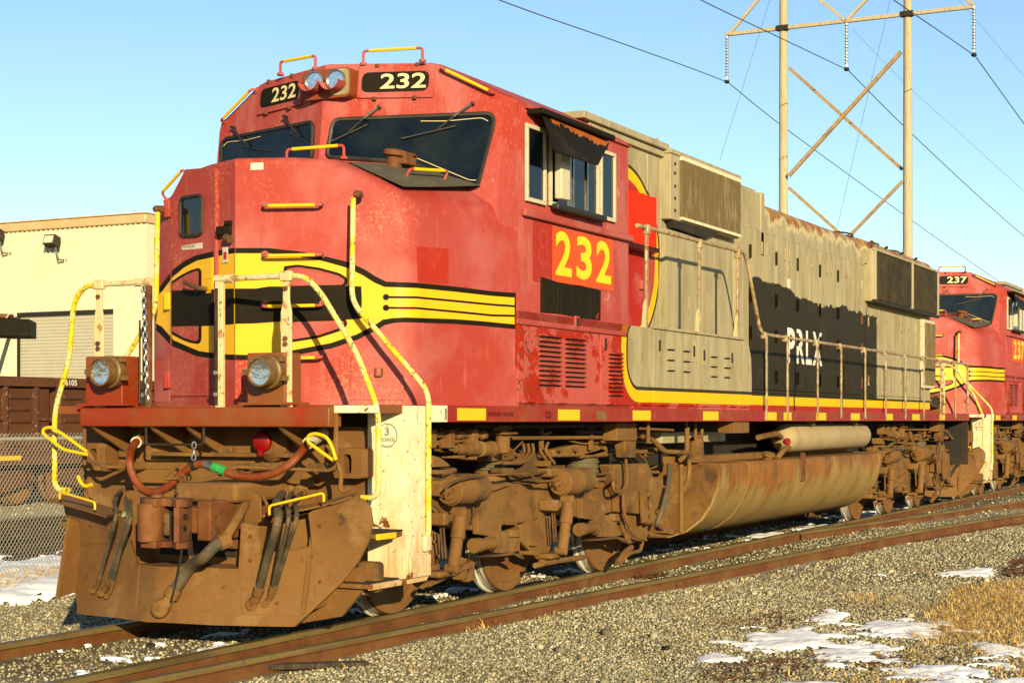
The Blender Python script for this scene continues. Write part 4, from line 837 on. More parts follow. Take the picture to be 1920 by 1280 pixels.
# inertial filter box with vertical fins
b = MB(); b.box(5.10, 7.30, -1.16, -1.04, 3.70, 4.42); fb = b.build('filter_box', 'grey_paint', h2, .008)
MB().box(5.08, 7.34, -1.18, -1.0, 4.40, 4.45).build('filter_cap', 'grey_paint', fb, .008)
def fins(x0, x1, z0, z1, y, n, dep, name, mat, par):
    b = MB(); d = (x1 - x0) / n
    for i in range(n): b.prism([(x0+i*d, y), (x0+(i+.28)*d, y-dep), (x0+(i+.62)*d, y-dep), (x0+(i+.9)*d, y)], 'z', z0, z1)
    return b.build(name, mat, par, smooth=0)
fins(5.36, 7.28, 3.73, 4.38, -1.16, 48, .035, 'filter_fins', 'filter_fins', fb)
fins(5.36, 7.28, 4.36, 4.40, -1.163, 48, .04, 'filter_edge', 'cream_frame', fb); fins(5.36, 7.28, 3.715, 3.745, -1.163, 48, .04, 'filter_edge', 'cream_frame', fb)
MB().prism([(5.2,3.70),(6.6,3.70),(6.2,3.60),(5.25,3.62)], 'y', -1.15, -1.06).build('filter_hood_underside', 'dark_steel', fb)
for z in (3.8, 3.93, 4.06, 4.2, 4.3): MB().lathe((5.22,-1.16,z), (0,-1,0), [(0,.018),(.012,.016)], 8).build('bolt', 'dark_steel', fb)
for x, z in ((5.14,4.45),(7.36,4.40)):
    MB().tube([V((x, -.98, z+.05)) + V((.05*math.cos(t*.5236), 0, .07*math.sin(t*.5236))) for t in range(12)], .016, 6, closed=True).build('lifting_eye', 'grey_paint', h2)
MB().tube([V((8.62, -1.02, 4.31)) + V((.05*math.cos(t*.5236), 0, .06*math.sin(t*.5236))) for t in range(12)], .012, 6, closed=True).build('lifting_eye', 'cream_frame', h3)
MB().box(7.5, 8.45, -.8, .8, 4.36, 4.46).build('exhaust_base', 'grey_paint', h3, .02)
MB().box(7.45, 8.35, -1.02, -.7, 4.36, 4.42).build('roof_hatch', 'grey_paint', h3, .01)
# engine room doors with hinges and latches
seams = [aty(u, 600, YH).x for u in (1403,1430,1452,1473,1492,1514.5,1534,1551.5,1568,1587,1608)]; seams[-1] = 13.15; seams = [7.44] + seams
sd = list(zip(seams[:-1], seams[1:]))
for i, (x0, x1) in enumerate(sd):
    MB().box(x1-.020, x1+.020, YH-.005, YH+.004, 1.93, 3.90).build('door_gap', 'dark_steel', h4)
    d = MB().box(x0+.017, x1-.017, YH-.020, YH+.004, 1.93, 3.90).build('hood_door', 'livery_hood', h4, .003)
    hx = x0 if i % 2 else x1
    for z in (3.62, 3.08, 2.62, 2.10): MB().box(hx-.032, hx+.032, YH-.034, YH-.014, z-.085, z+.085).build('hinge', 'rusty_rail' if z > 3.3 else 'rust', d, .003)
    lx = x1 - .10 if i % 2 else x0 + .10
    for z in (3.70, 2.06): MB().box(lx-.024, lx+.024, YH-.032, YH-.018, z-.08, z+.08).build('door_latch', 'rusty_rail' if z > 3 and i % 3 == 0 else 'livery_hood', d, .006)
MB().box(7.44, 13.36, YH-.010, YH+.004, 3.905, 3.925).build('hood_moulding', 'grey_paint', h4); MB().box(7.0, 17.75, YH-.02, YH+.004, 1.885, 1.92).build('hood_moulding', 'livery_hood', h4)
for i, x in enumerate(np.arange(13.5, 17.0, .52)):
    MB().box(x-.016, x+.004, YH-.005, YH+.004, 1.93, 3.26).build('door_gap', 'dark_steel', h5)
    d = MB().box(x+.006, x+.50, YH-.018, YH+.004, 1.93, 3.26).build('hood_door', 'livery_hood', h5, .003)
    for z in (3.05, 2.15): MB().box(x+.02, x+.06, YH-.030, YH-.014, z-.075, z+.075).build('hinge', 'rusty_rail', d, .003)
MB().box(9.45,9.60,YH-.024,YH-.020,3.28,3.40).build('hood_notice', 'sign_white', h4)
a = aty(1474,683,YH-.018); c = aty(1537,620,YH-.018)
for ch_, xa_, w_ in (('P',9.46,.34),('R',9.87,.36),('L',10.29,.27),('X',10.60,.46)): text(ch_, 'hood_lettering', 'digit_white', h4, (xa_,YH-.0235,2.30), (1,0,0), (0,0,1), w_, .46, .03)
# radiators on the flared rear part
rb = MB().box(13.40, 17.78, -1.17, -1.04, 3.36, 4.16).build('radiator_frame', 'grey_paint', h5, .01)
for x0, x1 in ((13.52,15.80),(15.90,17.70)): fins(x0, x1, 3.40, 4.12, -1.17, int((x1-x0)/.05), .03, 'radiator_screen', 'radiator', rb)
for x in (13.42, 15.81, 17.70): MB().box(x, x+.08, -1.215, -1.16, 3.36, 4.16).build('radiator_post', 'grey_paint', rb, .006)
MB().box(13.40,17.80,-1.215,-1.16,3.335,3.385).build('radiator_sill', 'dark_steel', rb, .006); MB().box(13.40,17.80,-1.21,-1.16,4.13,4.17).build('radiator_head', 'grey_paint', rb, .006)
b = MB().box(16.98, 17.78, -1.13, -1.04, 2.10, 3.28).build('rear_screen_frame', 'cream_frame', h5, .006); fins(17.04, 17.74, 2.16, 3.22, -1.13, 20, .03, 'rear_screen', 'filter_fins', b)
for x in (13.7, 14.6, 15.6, 16.6): MB().tube(fil([(x,-1.0,4.22),(x,-1.08,4.30),(x+.1,-1.08,4.30),(x+.1,-1.0,4.24)], .02), .012, 6).build('lift_lug', 'dark_steel', h5)
for x, z in ((13.46,4.22),): MB().tube([V((x, -1.14, z)) + V((.055*math.cos(t*.5236), 0, .06*math.sin(t*.5236))) for t in range(12)], .014, 6, closed=True).build('lifting_eye', 'rust', h5)
for x in (14.0, 15.6, 17.0):
    k = MB(); k.lathe((x, 0, 4.31), (0,0,1), [(0,.72),(.10,.72),(.12,.66),(.02,.64)], 32); fn = k.build('radiator_fan', 'dark_steel', h5)
    k = MB()
    for a in range(14): k.bar((x,0,4.425), (x + .7*math.cos(a*math.pi/7), .7*math.sin(a*math.pi/7), 4.425), .02, .02)
    k.tube([(x + .4*math.cos(t*.2618), .4*math.sin(t*.2618), 4.44) for t in range(24)], .012, 5, closed=True); k.tube([(x + .68*math.cos(t*.2618), .68*math.sin(t*.2618), 4.46) for t in range(24)], .014, 5, closed=True)
    k.build('fan_guard', 'dark_steel', fn)
# ---- walkway handrails
YR = -1.50
hr = MB().tube(fil([(3.36,YR,3.425),(6.50,YR,3.45),(6.60,YR,3.36),(7.05,YR,2.62),(7.18,YR,2.555),(18.70,YR,2.55),(18.78,YR,2.48),(18.78,YR,1.70)], .08), .021, 10).build('walkway_handrail', 'rusty_rail', L)
for x in (3.60, 5.06, 6.28):
    st = MB().box(x-.028, x+.028, YR-.012, YR+.012, 2.46, 3.40).build('stanchion', 'rusty_rail', hr, .006); MB().box(x-.035,x+.035,YR-.03,YR+.03,3.36,3.46).build('rail_clamp', 'rusty_rail', hr, .012)
    MB().prism([(x-.03,2.45),(x-.10,2.45),(x-.10,2.50),(x-.06,2.68),(x-.03,2.72)], 'y', YR-.01, YR+.01).build('stanchion_foot', 'cream_rail', hr)
for x in (7.20,8.01,9.28,10.38,11.61,12.77,13.97,15.21,16.42,17.58):
    st = MB().box(x-.028, x+.028, -1.545, -1.528, 1.56, 2.53).build('stanchion', 'rusty_rail', hr, .006); MB().box(x-.035,x+.035,YR-.035,YR+.03,2.50,2.58).build('rail_clamp', 'rusty_rail', hr, .012)
for s in (1, ): MB().tube(fil([(7.18,1.5,2.555),(18.70,1.5,2.55),(18.78,1.5,2.48),(18.78,1.5,1.70)], .08), .021, 8).build('walkway_handrail', 'rusty_rail', L)
# ---- fuel tank and air reservoir
tp = [(-1.42,1.07),(-1.455,1.03),(-1.46,.93),(-1.44,.80),(-1.37,.62),(-1.25,.45),(-1.08,.32),(-.86,.245)]; tp = tp + [(-y, z) for y, z in tp[::-1]]
tk = MB().prism(tp, 'x', 5.82, 12.75).build('fuel_tank', 'tank_paint', L, .02, smooth=35)
for x, w, e in ((5.80,.02,.010),(6.80,.018,.006),(12.72,.05,.012)): MB().prism([(y*(1+e), .62 + (z-.62)*(1+e*1.6)) for y, z in tp], 'x', x, x+w).build('tank_band', 'tank_paint' if x < 12 else 'dusty_steel', tk, smooth=35)
MB().prism([(y*.985, .62+(z-.62)*.985) for y, z in tp], 'x', 5.775, 5.80).build('tank_end', 'dusty_steel', tk, smooth=35)
MB().box(5.9,12.6,-1.0,1.0,1.05,1.14).build('tank_top', 'dusty_steel', tk)
k = MB(); p = V((7.95,-1.30,1.04)); k.lathe(p, (-.25,-.25,1), [(0,.07),(.08,.06),(.08,.08),(.11,.08),(.12,.04)], 16); k.build('fuel_filler', 'dusty_steel', tk, .006)
MB().box(8.86,8.97,-1.47,-1.43,.78,1.14).build('sight_gauge', 'rust', tk, .006)
rv = MB().lathe((8.72,-1.22,1.325), (1,0,0), [(0,.02),(.02,.09),(.10,.165),(.18,.185),(3.70,.185),(3.80,.16),(3.86,.08),(3.87,.01)], 28).build('air_reservoir', 'reservoir_paint', L)
for x in (9.5,11.6): MB().box(x,x+.06,-1.42,-1.1,1.48,1.56).build('reservoir_strap', 'dusty_steel', rv)
MB().lathe((8.55,-1.34,1.28), (-.7,-.7,0), [(0,.04),(.05,.045),(.06,.03)], 14).build('drain_cap', 'marker_red', rv)
MB().tube(fil([(8.75,-1.22,1.33),(8.3,-1.30,1.38),(7.9,-1.30,1.36),(7.6,-1.30,1.34)], .06), .035, 10, rs=None).build('reservoir_pipe', 'dusty_steel', rv)
MB().tube(fil([(8.8,-1.3,1.2),(8.5,-1.36,1.2),(8.35,-1.36,1.16),(8.2,-1.34,1.08)], .06), .035, 8).build('reservoir_pipe', 'dusty_steel', rv)
# pipework between leading truck and tank
PW = lambda pts, r, nm='air_pipe', mat='dusty_steel': MB().tube(fil([aty(u, v, y) for u, v, y in pts], .12, 5), r, 10).build(nm, mat, L)
PW(((1205,818,-1.35),(1222,822,-1.35),(1243,846,-1.35),(1290,848,-1.35)), .024)
PW(((1288,800,-1.33),(1288,850,-1.33),(1276,862,-1.33)), .027); PW(((1277,870,-1.35),(1277,1000,-1.35)), .026); PW(((1292,862,-1.33),(1292,895,-1.33),(1278,925,-1.33)), .024)
MB().lathe(aty(1305,860,-1.25), (0,0,1), [(0,.11),(.04,.09),(.22,.08),(.25,.03)], 18).build('filter_canister', 'dusty_steel', L)
for u, v in ((1287,790),(1304,792),(1316,804)): MB().tube([aty(u, v, -1.3), aty(u, v+30, -1.3)], .018, 8).build('air_pipe', 'dusty_steel', L)
PW(((1255,868,-1.3),(1254,905,-1.3),(1240,960,-1.3),(1230,985,-1.3)), .024, 'brake_hose', 'hose_rubber')
MB().box(5.0,7.0,-1.1,-.8,1.30,1.42).build('cable_duct', 'grey_paint', L, .01)
for u0, u1, v0, v1 in ((1377,1405,789,812),): a = aty(u0,v1,-1.5); c = aty(u1,v0,-1.5); MB().box(a.x,c.x,-1.5,-1.3,a.z,1.53).build('jacking_pad', 'dusty_steel', L, .01)
PW(((1200,803,-1.4),(1262,806,-1.4)), .012); PW(((1215,790,-1.4),(1215,830,-1.4)), .02)
for x0, x1, z in ((.6,3.3,1.50),(2.6,4.7,1.44)): MB().tube([(x0,-1.2,z),(x1,-1.2,z)], .02, 8).build('conduit', 'dark_steel', L)

# ---- trucks (bogies): the leading one, then a copy under the rear end
TR = empty('truck'); TR.parent = L
YF = -1.10
def tp2(pts): return [(620 + .34375*a, 740 + .34375*b) for a, b in pts]
def tprism(pts, y0, y1, name, mat='dusty_steel', parent=None, bev=.012, yref=None, mirror=True):
    poly = xz(yref if yref is not None else y0, tp2(pts)); k = MB(); k.prism(poly, 'y', y0, y1)
    o = k.build(name, mat, parent or TR, bev, seg=2); return o
def tcyl(c, r_px, y0, y1, name, mat='dusty_steel', n=20, prof=None, parent=None):
    (u, v), = tp2([c]); p = aty(u, v, y0); d = (p - CAM).dot(_F); r = r_px * .34375 * d / FPX
    return MB().lathe((p.x, y0, p.z), (0, y1-y0, 0), prof or [(0,r),(abs(y1-y0),r)], n).build(name, mat, parent or TR)
def ttube(pts, r, name, mat='dusty_steel', rad=.06, sm=False):
    P = [aty(*tp2([(a, b)])[0], y) for a, b, y in pts]; return MB().tube(spline(P, 6) if sm else fil(P, rad, 4), r, 8).build(name, mat, TR)
AX = (0, 1.975, 4.14); WR = .515
for i, x in enumerate(AX):
    for s in (-1, 1):
        w = MB(); y = .80 * s
        # outer face, dished plate, tread and flange (profile along the axle, outwards)
        w.lathe((x, .665*s, WR), (0, s, 0), [(0,.28),(0,WR+.026),(.028,WR+.028),(.045,WR+.004),(.14,WR-.004),(.15,WR-.012),(.152,WR-.075),(.125,WR-.09),(.105,.22),(.15,.20),(.17,.14),(.17,.02)], 48)
        wo = w.build('wheel', 'rust_wheel', TR, smooth=30)
        if s < 0: MB().lathe((x, .695*s, WR), (0, s, 0), [(-.03,WR+.029),(-.002,WR+.0305),(.016,WR+.0065),(.085,WR+.0022)], 48, caps=False).build('tread', 'bright_tread', wo)
    MB().cyl((x,-.66,WR), (x,.66,WR), .11).build('axle', 'dark_steel', TR)
for s in (-1, 1):
    ys = (YF, YF + .16) if s < 0 else (.94, 1.10)
    fr = tprism([(470,470),(700,455),(1000,478),(1190,440),(1420,448),(1590,440),(1588,632),(1430,660),(1350,668),(1195,645),(1110,690),(935,712),(920,742),(800,742),(740,735),(470,700)], *ys, 'side_frame', yref=YF, bev=.014)
MB().box(.9, 3.2, -.95, .95, .55, .85).build('bolster', 'dark_steel', TR)  # bolster and motors coloured near-black to paint shade between the truck parts
MB().box(-.9, 4.9, -.62, .62, .45, .95).build('traction_motors', 'dark_steel', TR)
# third-axle end frame and gear hanger
tprism([(1520,380),(1735,372),(1760,445),(1815,452),(1818,600),(1780,640),(1690,650),(1590,640),(1590,560),(1545,470)], -1.22, YF, 'end_frame', bev=.014)
tprism([(1575,640),(1690,590),(1790,600),(1770,700),(1720,790),(1640,810),(1600,740)], -1.14, -.95, 'journal_box', bev=.010)
ttube(((1580,650,-1.16),(1590,720,-1.16),(1625,800,-1.16)), .03, 'journal_edge', rad=.1)
# pedestal legs, rollers and safety brackets by axles two and three
for dx, dy in ((0, 0), (565, -88)):
    q = lambda *a: [(x + dx, y + dy) for x, y in a]
    tprism(q((805,655),(935,672),(930,765),(900,850),(870,850),(870,770),(805,760)), -1.155, YF, 'pedestal_leg', bev=.006)
    tprism(q((905,745),(1030,740),(1035,850),(990,862),(905,862)), -1.14, YF + .1, 'journal_housing', bev=.008)
    (ux, vx), = tp2(q((850,822))); p = aty(ux, vx, -1.26); rl = MB().lathe((p.x-.06, -1.17, p.z), (1,0,0), [(0,.05),(.0,.062),(.10,.062),(.11,.052),(.22,.052),(.36,.052)], 20).build('roller', 'dusty_steel', TR)
    tprism(q((835,885),(990,858),(1045,870),(1062,895),(1040,893),(1000,872),(930,880)), -1.16, -1.05, 'retaining_strap', mat='dusty_dark', bev=.004)
    tprism(q((985,735),(1035,735),(1035,775),(985,775)), -1.165, -1.1, 'journal_cap', bev=.006)
# brake shoe hangers
tprism([(1030,712),(1120,668),(1200,655),(1205,880),(1150,892),(1125,890),(1060,820),(1045,760)], -1.10, -.86, 'brake_hanger', bev=.006)
tprism([(480,760),(560,730),(600,760),(600,960),(560,985),(480,975)], -1.06, -.86, 'brake_hanger', bev=.015)
tprism([(1060,790),(1130,885),(1148,897),(1130,897),(1040,800),(1035,730),(1050,730)], -1.13, -1.09, 'hanger_edge', bev=.004)
# brake cylinders, with domed ends towards the front
def brake_cyl(c, e, r, y, name='brake_cylinder'):
    (u0, v0), (u1, v1) = tp2([c, e]); p = aty(u0, v0, y); q = aty(u1, v1, y); a = q - p; Ln = a.length
    o = MB().lathe(p, a, [(-.05,.018),(-.045,.032),(-.012,.036),(-.01,.070),(.004,.074),(.006,r*.88),(.03,r*.92),(.034,r),(.05,r),(.054,r*.96),(.09,r*.97),(Ln*.5,r),(Ln*.5+.01,r*1.04),(Ln*.5+.05,r*1.04),(Ln*.5+.06,r),(Ln-.03,r),(Ln,r*.9)], 26).build(name, 'dusty_steel', TR)
    for k in range(5):
        t = k * 1.2566; w = a.normalized(); o1 = w.orthogonal().normalized(); MB().lathe(p + (o1*math.cos(t) + w.cross(o1)*math.sin(t))*.040 - w*.046, -w, [(0,.009),(.012,.009)], 6).build('bolt', 'dusty_steel', o)
    return o
brake_cyl((640,525), (820,505), .118, -1.24); brake_cyl((1245,480), (1395,462), .118, -1.24)
tprism([(600,470),(660,450),(700,470),(640,510),(610,560)], -1.24, -1.1, 'cylinder_bracket', bev=.02)
tprism([(1195,400),(1270,395),(1330,400),(1330,440),(1200,450)], -1.24, -1.08, 'cylinder_bracket', bev=.02)
tprism([(840,500),(975,475),(985,490),(880,528),(840,528)], -1.16, YF, 'frame_rib', bev=.006); tprism([(1400,455),(1500,448),(1505,465),(1410,480)], -1.16, YF, 'frame_rib', bev=.006)
# dampers
for (ax_, ay_, bx_, by_) in ((708,650,668,945), (1297,580,1262,850)):
    (u0, v0), (u1, v1) = tp2([(ax_, ay_), (bx_, by_)]); p, q = aty(u0, v0, -1.30), aty(u1, v1, -1.30); a = q - p; Ln = a.length
    da = MB().lathe(p, a, [(0,.035),(.02,.056),(Ln*.45,.060),(Ln*.45+.005,.050),(Ln*.97,.050),(Ln,.035)], 18).build('damper', 'dusty_steel', TR)
    MB().lathe(p + V((0,.06,.01)), (0,-1,0), [(0,.05),(.10,.05),(.11,.035),(.12,.02)], 16).build('damper_eye', 'dusty_steel', da); MB().lathe(q + V((0,.06,0)), (0,-1,0), [(0,.04),(.10,.04),(.11,.02)], 14).build('damper_eye', 'dusty_steel', da)
    MB().box(p.x-.22,p.x-.14,-1.28,-1.10,p.z-.08,p.z+.02).build('damper_bracket', 'dusty_steel', da, .015); MB().box(p.x-.13,p.x-.03,-1.26,-1.1,p.z-.06,p.z+.0).build('damper_bracket', 'dusty_steel', da, .012)
    for dx in (-.22, -.17): MB().tube([(p.x+dx,-1.24,p.z-.1),(p.x+dx+.04,-1.24,q.z+.08)], .009, 6).build('brake_rod', 'dusty_dark', da)
    MB().box(q.x-.14,q.x+.08,-1.26,-1.1,q.z-.07,q.z-.02).build('damper_foot', 'dusty_steel', da, .02)
# slack adjusters / pull rods low down
ttube(((500,1045,-1.12),(770,925,-1.12)), .02, 'pull_rod'); tprism([(520,1030),(770,905),(778,935),(540,1048)], -1.14, -1.10, 'pull_bar', bev=.004)
ttube(((1115,930,-1.15),(1230,905,-1.15),(1380,885,-1.15)), .026, 'slack_adjuster'); ttube(((1150,915,-1.16),(1215,905,-1.16)), .034, 'adjuster_nut')
for a, b in ((730,960),(760,970)): tprism([(a-20,b-80),(a+30,b-60),(a+20,b+40),(a-10,b+50)], -1.1, -1.0, 'brake_lever', bev=.006)
# rubber springs (stacked)
for u, v0, v1, r in ((868,358,420,.135), (1372,340,445,.165)):
    (a, c0), (_, c1) = tp2([(u, v0), (u, v1)]); y = -.98; pt, pb = aty(a, c0, y), aty(a, c1, y); k = MB(); n = 4; h = (pt.z - pb.z) / n; pr = []
    for i in range(n): pr += [(i*h, r), (i*h+.012, r), (i*h+.016, r*.93), ((i+1)*h-.008, r*.93), ((i+1)*h-.004, r)]
    k.lathe((pb.x, y, pb.z), (0,0,1), pr, 30); sp = k.build('rubber_spring', 'spring_rubber', TR)
    MB().cyl((pb.x,y,pb.z-.10),(pb.x,y,pb.z), r*1.02, n=30).build('spring_seat', 'dusty_steel', TR)
    kk = MB(); kk.prism([(pt.x-.30,pt.z),(pt.x+.32,pt.z),(pt.x+.34,pt.z+.03),(pt.x+.18,pt.z+.10),(pt.x+.05,pt.z+.08),(pt.x-.28,pt.z+.05)], 'y', y-.14, y+.2); kk.build('spring_cap', 'dusty_steel', TR, .015)
# sand and air gear above the frame
g = lambda pts, r, nm='air_pipe', *a, **k: ttube(pts, r, nm, *a, **k)
def stack(prof, a, c, y, nm):
    (u0, v0), (u1, v1) = tp2([a, c]); p, q = aty(u0, v0, y), aty(u1, v1, y); d = (q - p); Ln = d.length
    return MB().lathe(p, d, [(f*Ln, r) for f, r in prof], 20).build(nm, 'dusty_steel', TR)
stack([(0,.004),(.06,.02),(.12,.025),(.13,.032),(.22,.034),(.23,.042),(.4,.046),(.41,.052),(.66,.055),(.67,.066),(.72,.066),(.73,.060),(.92,.060),(.93,.067),(1,.067),(1,.048),(.9,.042)], (640,295), (885,295), -1.24, 'sand_trap')
stack([(0,.025),(.42,.025),(.44,.036),(.52,.036),(.54,.028),(.9,.028),(.92,.04),(1,.035)], (560,218), (840,220), -1.22, 'air_valve')
for a in (565, 665, 792): tprism([(a-14,190),(a+16,186),(a+14,290),(a-16,290)], -1.28, -1.18, 'valve_bracket', bev=.006)
g(((560,270,-1.2),(640,262,-1.2),(760,242,-1.2)), .016); g(((560,255,-1.2),(700,250,-1.2)), .009)
(u, v), = tp2([(938,265)]); p = aty(u, v, -1.24); fl = MB().lathe(p + V((0,0,-.09)), (0,0,1), [(0,.02),(.006,.05),(.015,.060),(.15,.062),(.155,.07),(.175,.07),(.18,.045),(.21,.04),(.215,.01)], 20).build('air_filter', 'dusty_steel', TR)
MB().box(p.x-.10,p.x+.10,-1.34,-1.14,p.z+.075,p.z+.095).build('filter_bracket', 'dusty_steel', fl, .01); MB().tube(fil([(p.x-.16,-1.25,p.z+.12),(p.x-.05,-1.25,p.z+.14),(p.x+.12,-1.25,p.z+.13)], .03), .018, 8).build('filter_pipe', 'dusty_steel', fl)
g(((985,236,-1.2),(1480,232,-1.2)), .017); g(((1150,210,-1.2),(1170,215,-1.2),(1200,205,-1.2)), .012)
for a in (1050, 1075, 1100): g(((a,265,-1.15),(a+5,310,-1.16),(a-25,350,-1.2),(a-70,372,-1.2),(a-130,368,-1.18)), .015, 'brake_hose', sm=True)
for a in (1155, 1185): g(((a,262,-1.15),(a-12,300,-1.18),(a+10,340,-1.2),(a+35,372,-1.2)), .015, 'brake_hose', sm=True)
tprism([(1085,300),(1110,300),(1200,470),(1190,480),(1000,480),(960,430),(1060,390)], -1.12, -1.0, 'bolster_arm', mat='dusty_dark', bev=.008)
tprism([(1215,300),(1470,240),(1490,245),(1520,310),(1430,335),(1220,340)], -1.12, -1.02, 'equalizer', bev=.015)
tprism([(1560,152),(1672,152),(1672,250),(1560,250)], -1.35, -1.2, 'stop_block', bev=.01); tprism([(1600,245),(1668,245),(1665,342),(1612,342)], -1.33, -1.22, 'stop_post', bev=.008)
g(((1480,255,-1.2),(1600,262,-1.2)), .014); g(((1675,240,-1.25),(1760,245,-1.25),(1830,310,-1.25),(1915,315,-1.25)), .022)
g(((620,520,-1.33),(660,480,-1.36),(760,450,-1.36),(830,448,-1.33)), .012, 'air_line', 'dusty_dark', sm=True); g(((760,440,-1.3),(1080,428,-1.3),(1130,472,-1.3),(1250,465,-1.36)), .010, 'air_line'); 
g(((1610,350,-1.3),(1615,470,-1.3),(1590,520,-1.3),(1550,525,-1.3),(1540,480,-1.3),(1555,470,-1.25)), .016, 'brake_hose', sm=True)
g(((1595,540,-1.25),(1600,640,-1.25),(1650,760,-1.25),(1720,790,-1.25)), .016, 'brake_hose', sm=True)
g(((1700,800,-1.15),(1690,850,-1.15),(1630,862,-1.15),(1570,920,-1.1)), .02, 'sand_pipe'); g(((1640,830,-1.1),(1600,860,-1.1),(1565,915,-1.1)), .03, 'sand_nozzle')
# link hanger
for a in (1718, 1765): tprism([(a-18,520),(a+8,520),(a+18,690),(a-8,700)], -1.27, -1.23, 'hanger_link', bev=.006)
for a, c in ((1718,545),(1718,642),(1752,638),(1720,690)): tcyl((a, c), 19, -1.22, -1.29, 'hanger_pin', prof=[(0,.030),(.05,.030),(.05,.014),(.07,.014)])
tcyl((1800,700), 40, -1.20, -1.24, 'speed_sensor', prof=[(0,.07),(.03,.07),(.04,.04)]); tprism([(1830,720),(1885,735),(1880,765),(1828,755)], -1.25, -1.1, 'sensor_box', bev=.01)
ttube(((1850,380,-1.2),(1848,480,-1.2),(1825,610,-1.2),(1800,680,-1.2)), .022, 'brake_hose', 'hose_rubber', sm=True)
# footing details along the leading end, behind the steps
tprism([(480,430),(690,395),(700,420),(560,470),(480,480)], -1.15, -1.0, 'frame_end', bev=.02); tprism([(560,330),(600,340),(640,370),(660,390),(560,395)], -1.2, -1.05, 'frame_bracket', bev=.01)
for a, c in ((790,520),(850,560),(1000,520),(1120,500),(1460,500),(1560,500),(1560,600),(1460,600),(800,690),(1640,420),(1720,420),(1790,500),(1640,560),(1100,720),(1150,800),(560,800),(580,880)):
    tcyl((a, c), 8, YF + .01, YF - .02 - (.12 if a > 1600 else 0), 'bolt', prof=[(0,.016),(.02 + (.12 if a > 1600 else 0),.016),(.03 + (.12 if a > 1600 else 0),.010)], n=6)
for pts in (((700,520,-1.14),(760,560,-1.14),(780,640,-1.14),(770,700,-1.14)), ((1000,420,-1.2),(1060,440,-1.2),(1180,420,-1.2),(1240,440,-1.2)), ((1420,430,-1.2),(1500,430,-1.22),(1540,400,-1.24)), ((560,600,-1.2),(600,640,-1.2),(610,700,-1.2))): ttube(pts, .011, 'air_line', 'dusty_dark', sm=True)
for a, c, w, h in ((960,400,40,26),(1110,470,26,18),(1230,385,50,14),(1400,400,22,30),(720,430,60,20),(580,410,50,22),(700,330,36,16),(770,335,30,18),(1180,360,24,30),(1690,300,40,18),(1760,290,24,30)): tprism([(a,c),(a+w,c-2),(a+w,c+h),(a,c+h)], -1.24, -1.08, 'bracket', mat=('dusty_dark','dusty_steel','dusty_steel')[int(a) % 3], bev=.004)
for a in (600, 690, 1150, 1420, 1560): tprism([(a,180),(a+14,180),(a+14,300),(a,300)], -1.18, -1.15, 'pipe_hanger', bev=.003)
for k_, (a, c) in enumerate(((1080,800),(1090,850),(500,830),(520,900),(1560,690))): tprism([(a,c),(a+50,c+4),(a+46,c+26),(a,c+22)], -1.14, -1.02, 'brake_shoe', bev=.006)
for a, c in ((905,300),(960,300),(1010,330),(1240,300),(1330,300),(1480,290),(1540,330),(700,280),(650,300),(590,250),(620,240),(830,300),(1600,300),(1700,330),(1130,330)): tcyl((a, c), 6, -1.14, -1.19, 'pipe_union', prof=[(0,.016),(.02,.016),(.022,.022),(.036,.022),(.038,.012),(.05,.012)], n=6)
for pts in (((570,300,-1.16),(640,310,-1.16),(720,305,-1.16),(800,320,-1.14)), ((960,330,-1.16),(1000,300,-1.16),(1050,250,-1.16)), ((1300,250,-1.15),(1380,265,-1.15),(1460,262,-1.15)), ((1690,330,-1.2),(1720,360,-1.2),(1735,420,-1.2)), ((1570,280,-1.2),(1590,330,-1.2),(1610,350,-1.25))): ttube(pts, .008, 'air_line', 'dusty_steel', sm=True)
for a, c, w, h in ((845,705,70,10),(960,700,60,8),(1400,620,60,8),(1060,500,90,7),(800,600,8,110),(1420,500,8,120),(1180,560,8,70)): tprism([(a,c),(a+w,c-1),(a+w,c+h),(a,c+h)], YF-.014, YF, 'frame_rib', bev=.003)
TR2 = copy_tree(TR, L); TR2.location = (13.85, 0, 0)
# ---- second locomotive, coupled behind
L2 = copy_tree(L, None, skip=('number_digits', 'cab_number', 'ghost_digit', 'faded_patch', 'painted_out_panel', 'painted_out_bar', 'primer_patch'))
L2.location = (21.55, 0, 0); tag(L2, 'bright red diesel locomotive numbered 237 coupled behind the first, at right edge', 'locomotive')
for ch in L2.children:
    if ch.name.startswith('number_board'):
        s = -1 if sum(v.co.y for v in ch.data.vertices) < 0 else 1; q = WN[s]; right = V((-.35*s, -1, 0)).normalized()
        text('237', 'number_digits', 'digit_cream', ch, V((WX(.455,4.285), -.455 if s < 0 else .675, 4.285)) + q * .026, right, V((.15,0,1)), .385 if s < 0 else .35, .13, .018)
    if ch.name.startswith('cab') and ch.name.split('.')[0] == 'cab':
        for ch_, xx_ in (('2',1.62),('3',2.05),('7',2.48)): text(ch_, 'cab_number', 'digit_yellow', ch, (xx_, yy-.008, 2.80), (1,0,0), (0,0,1), .33, .385, .028)

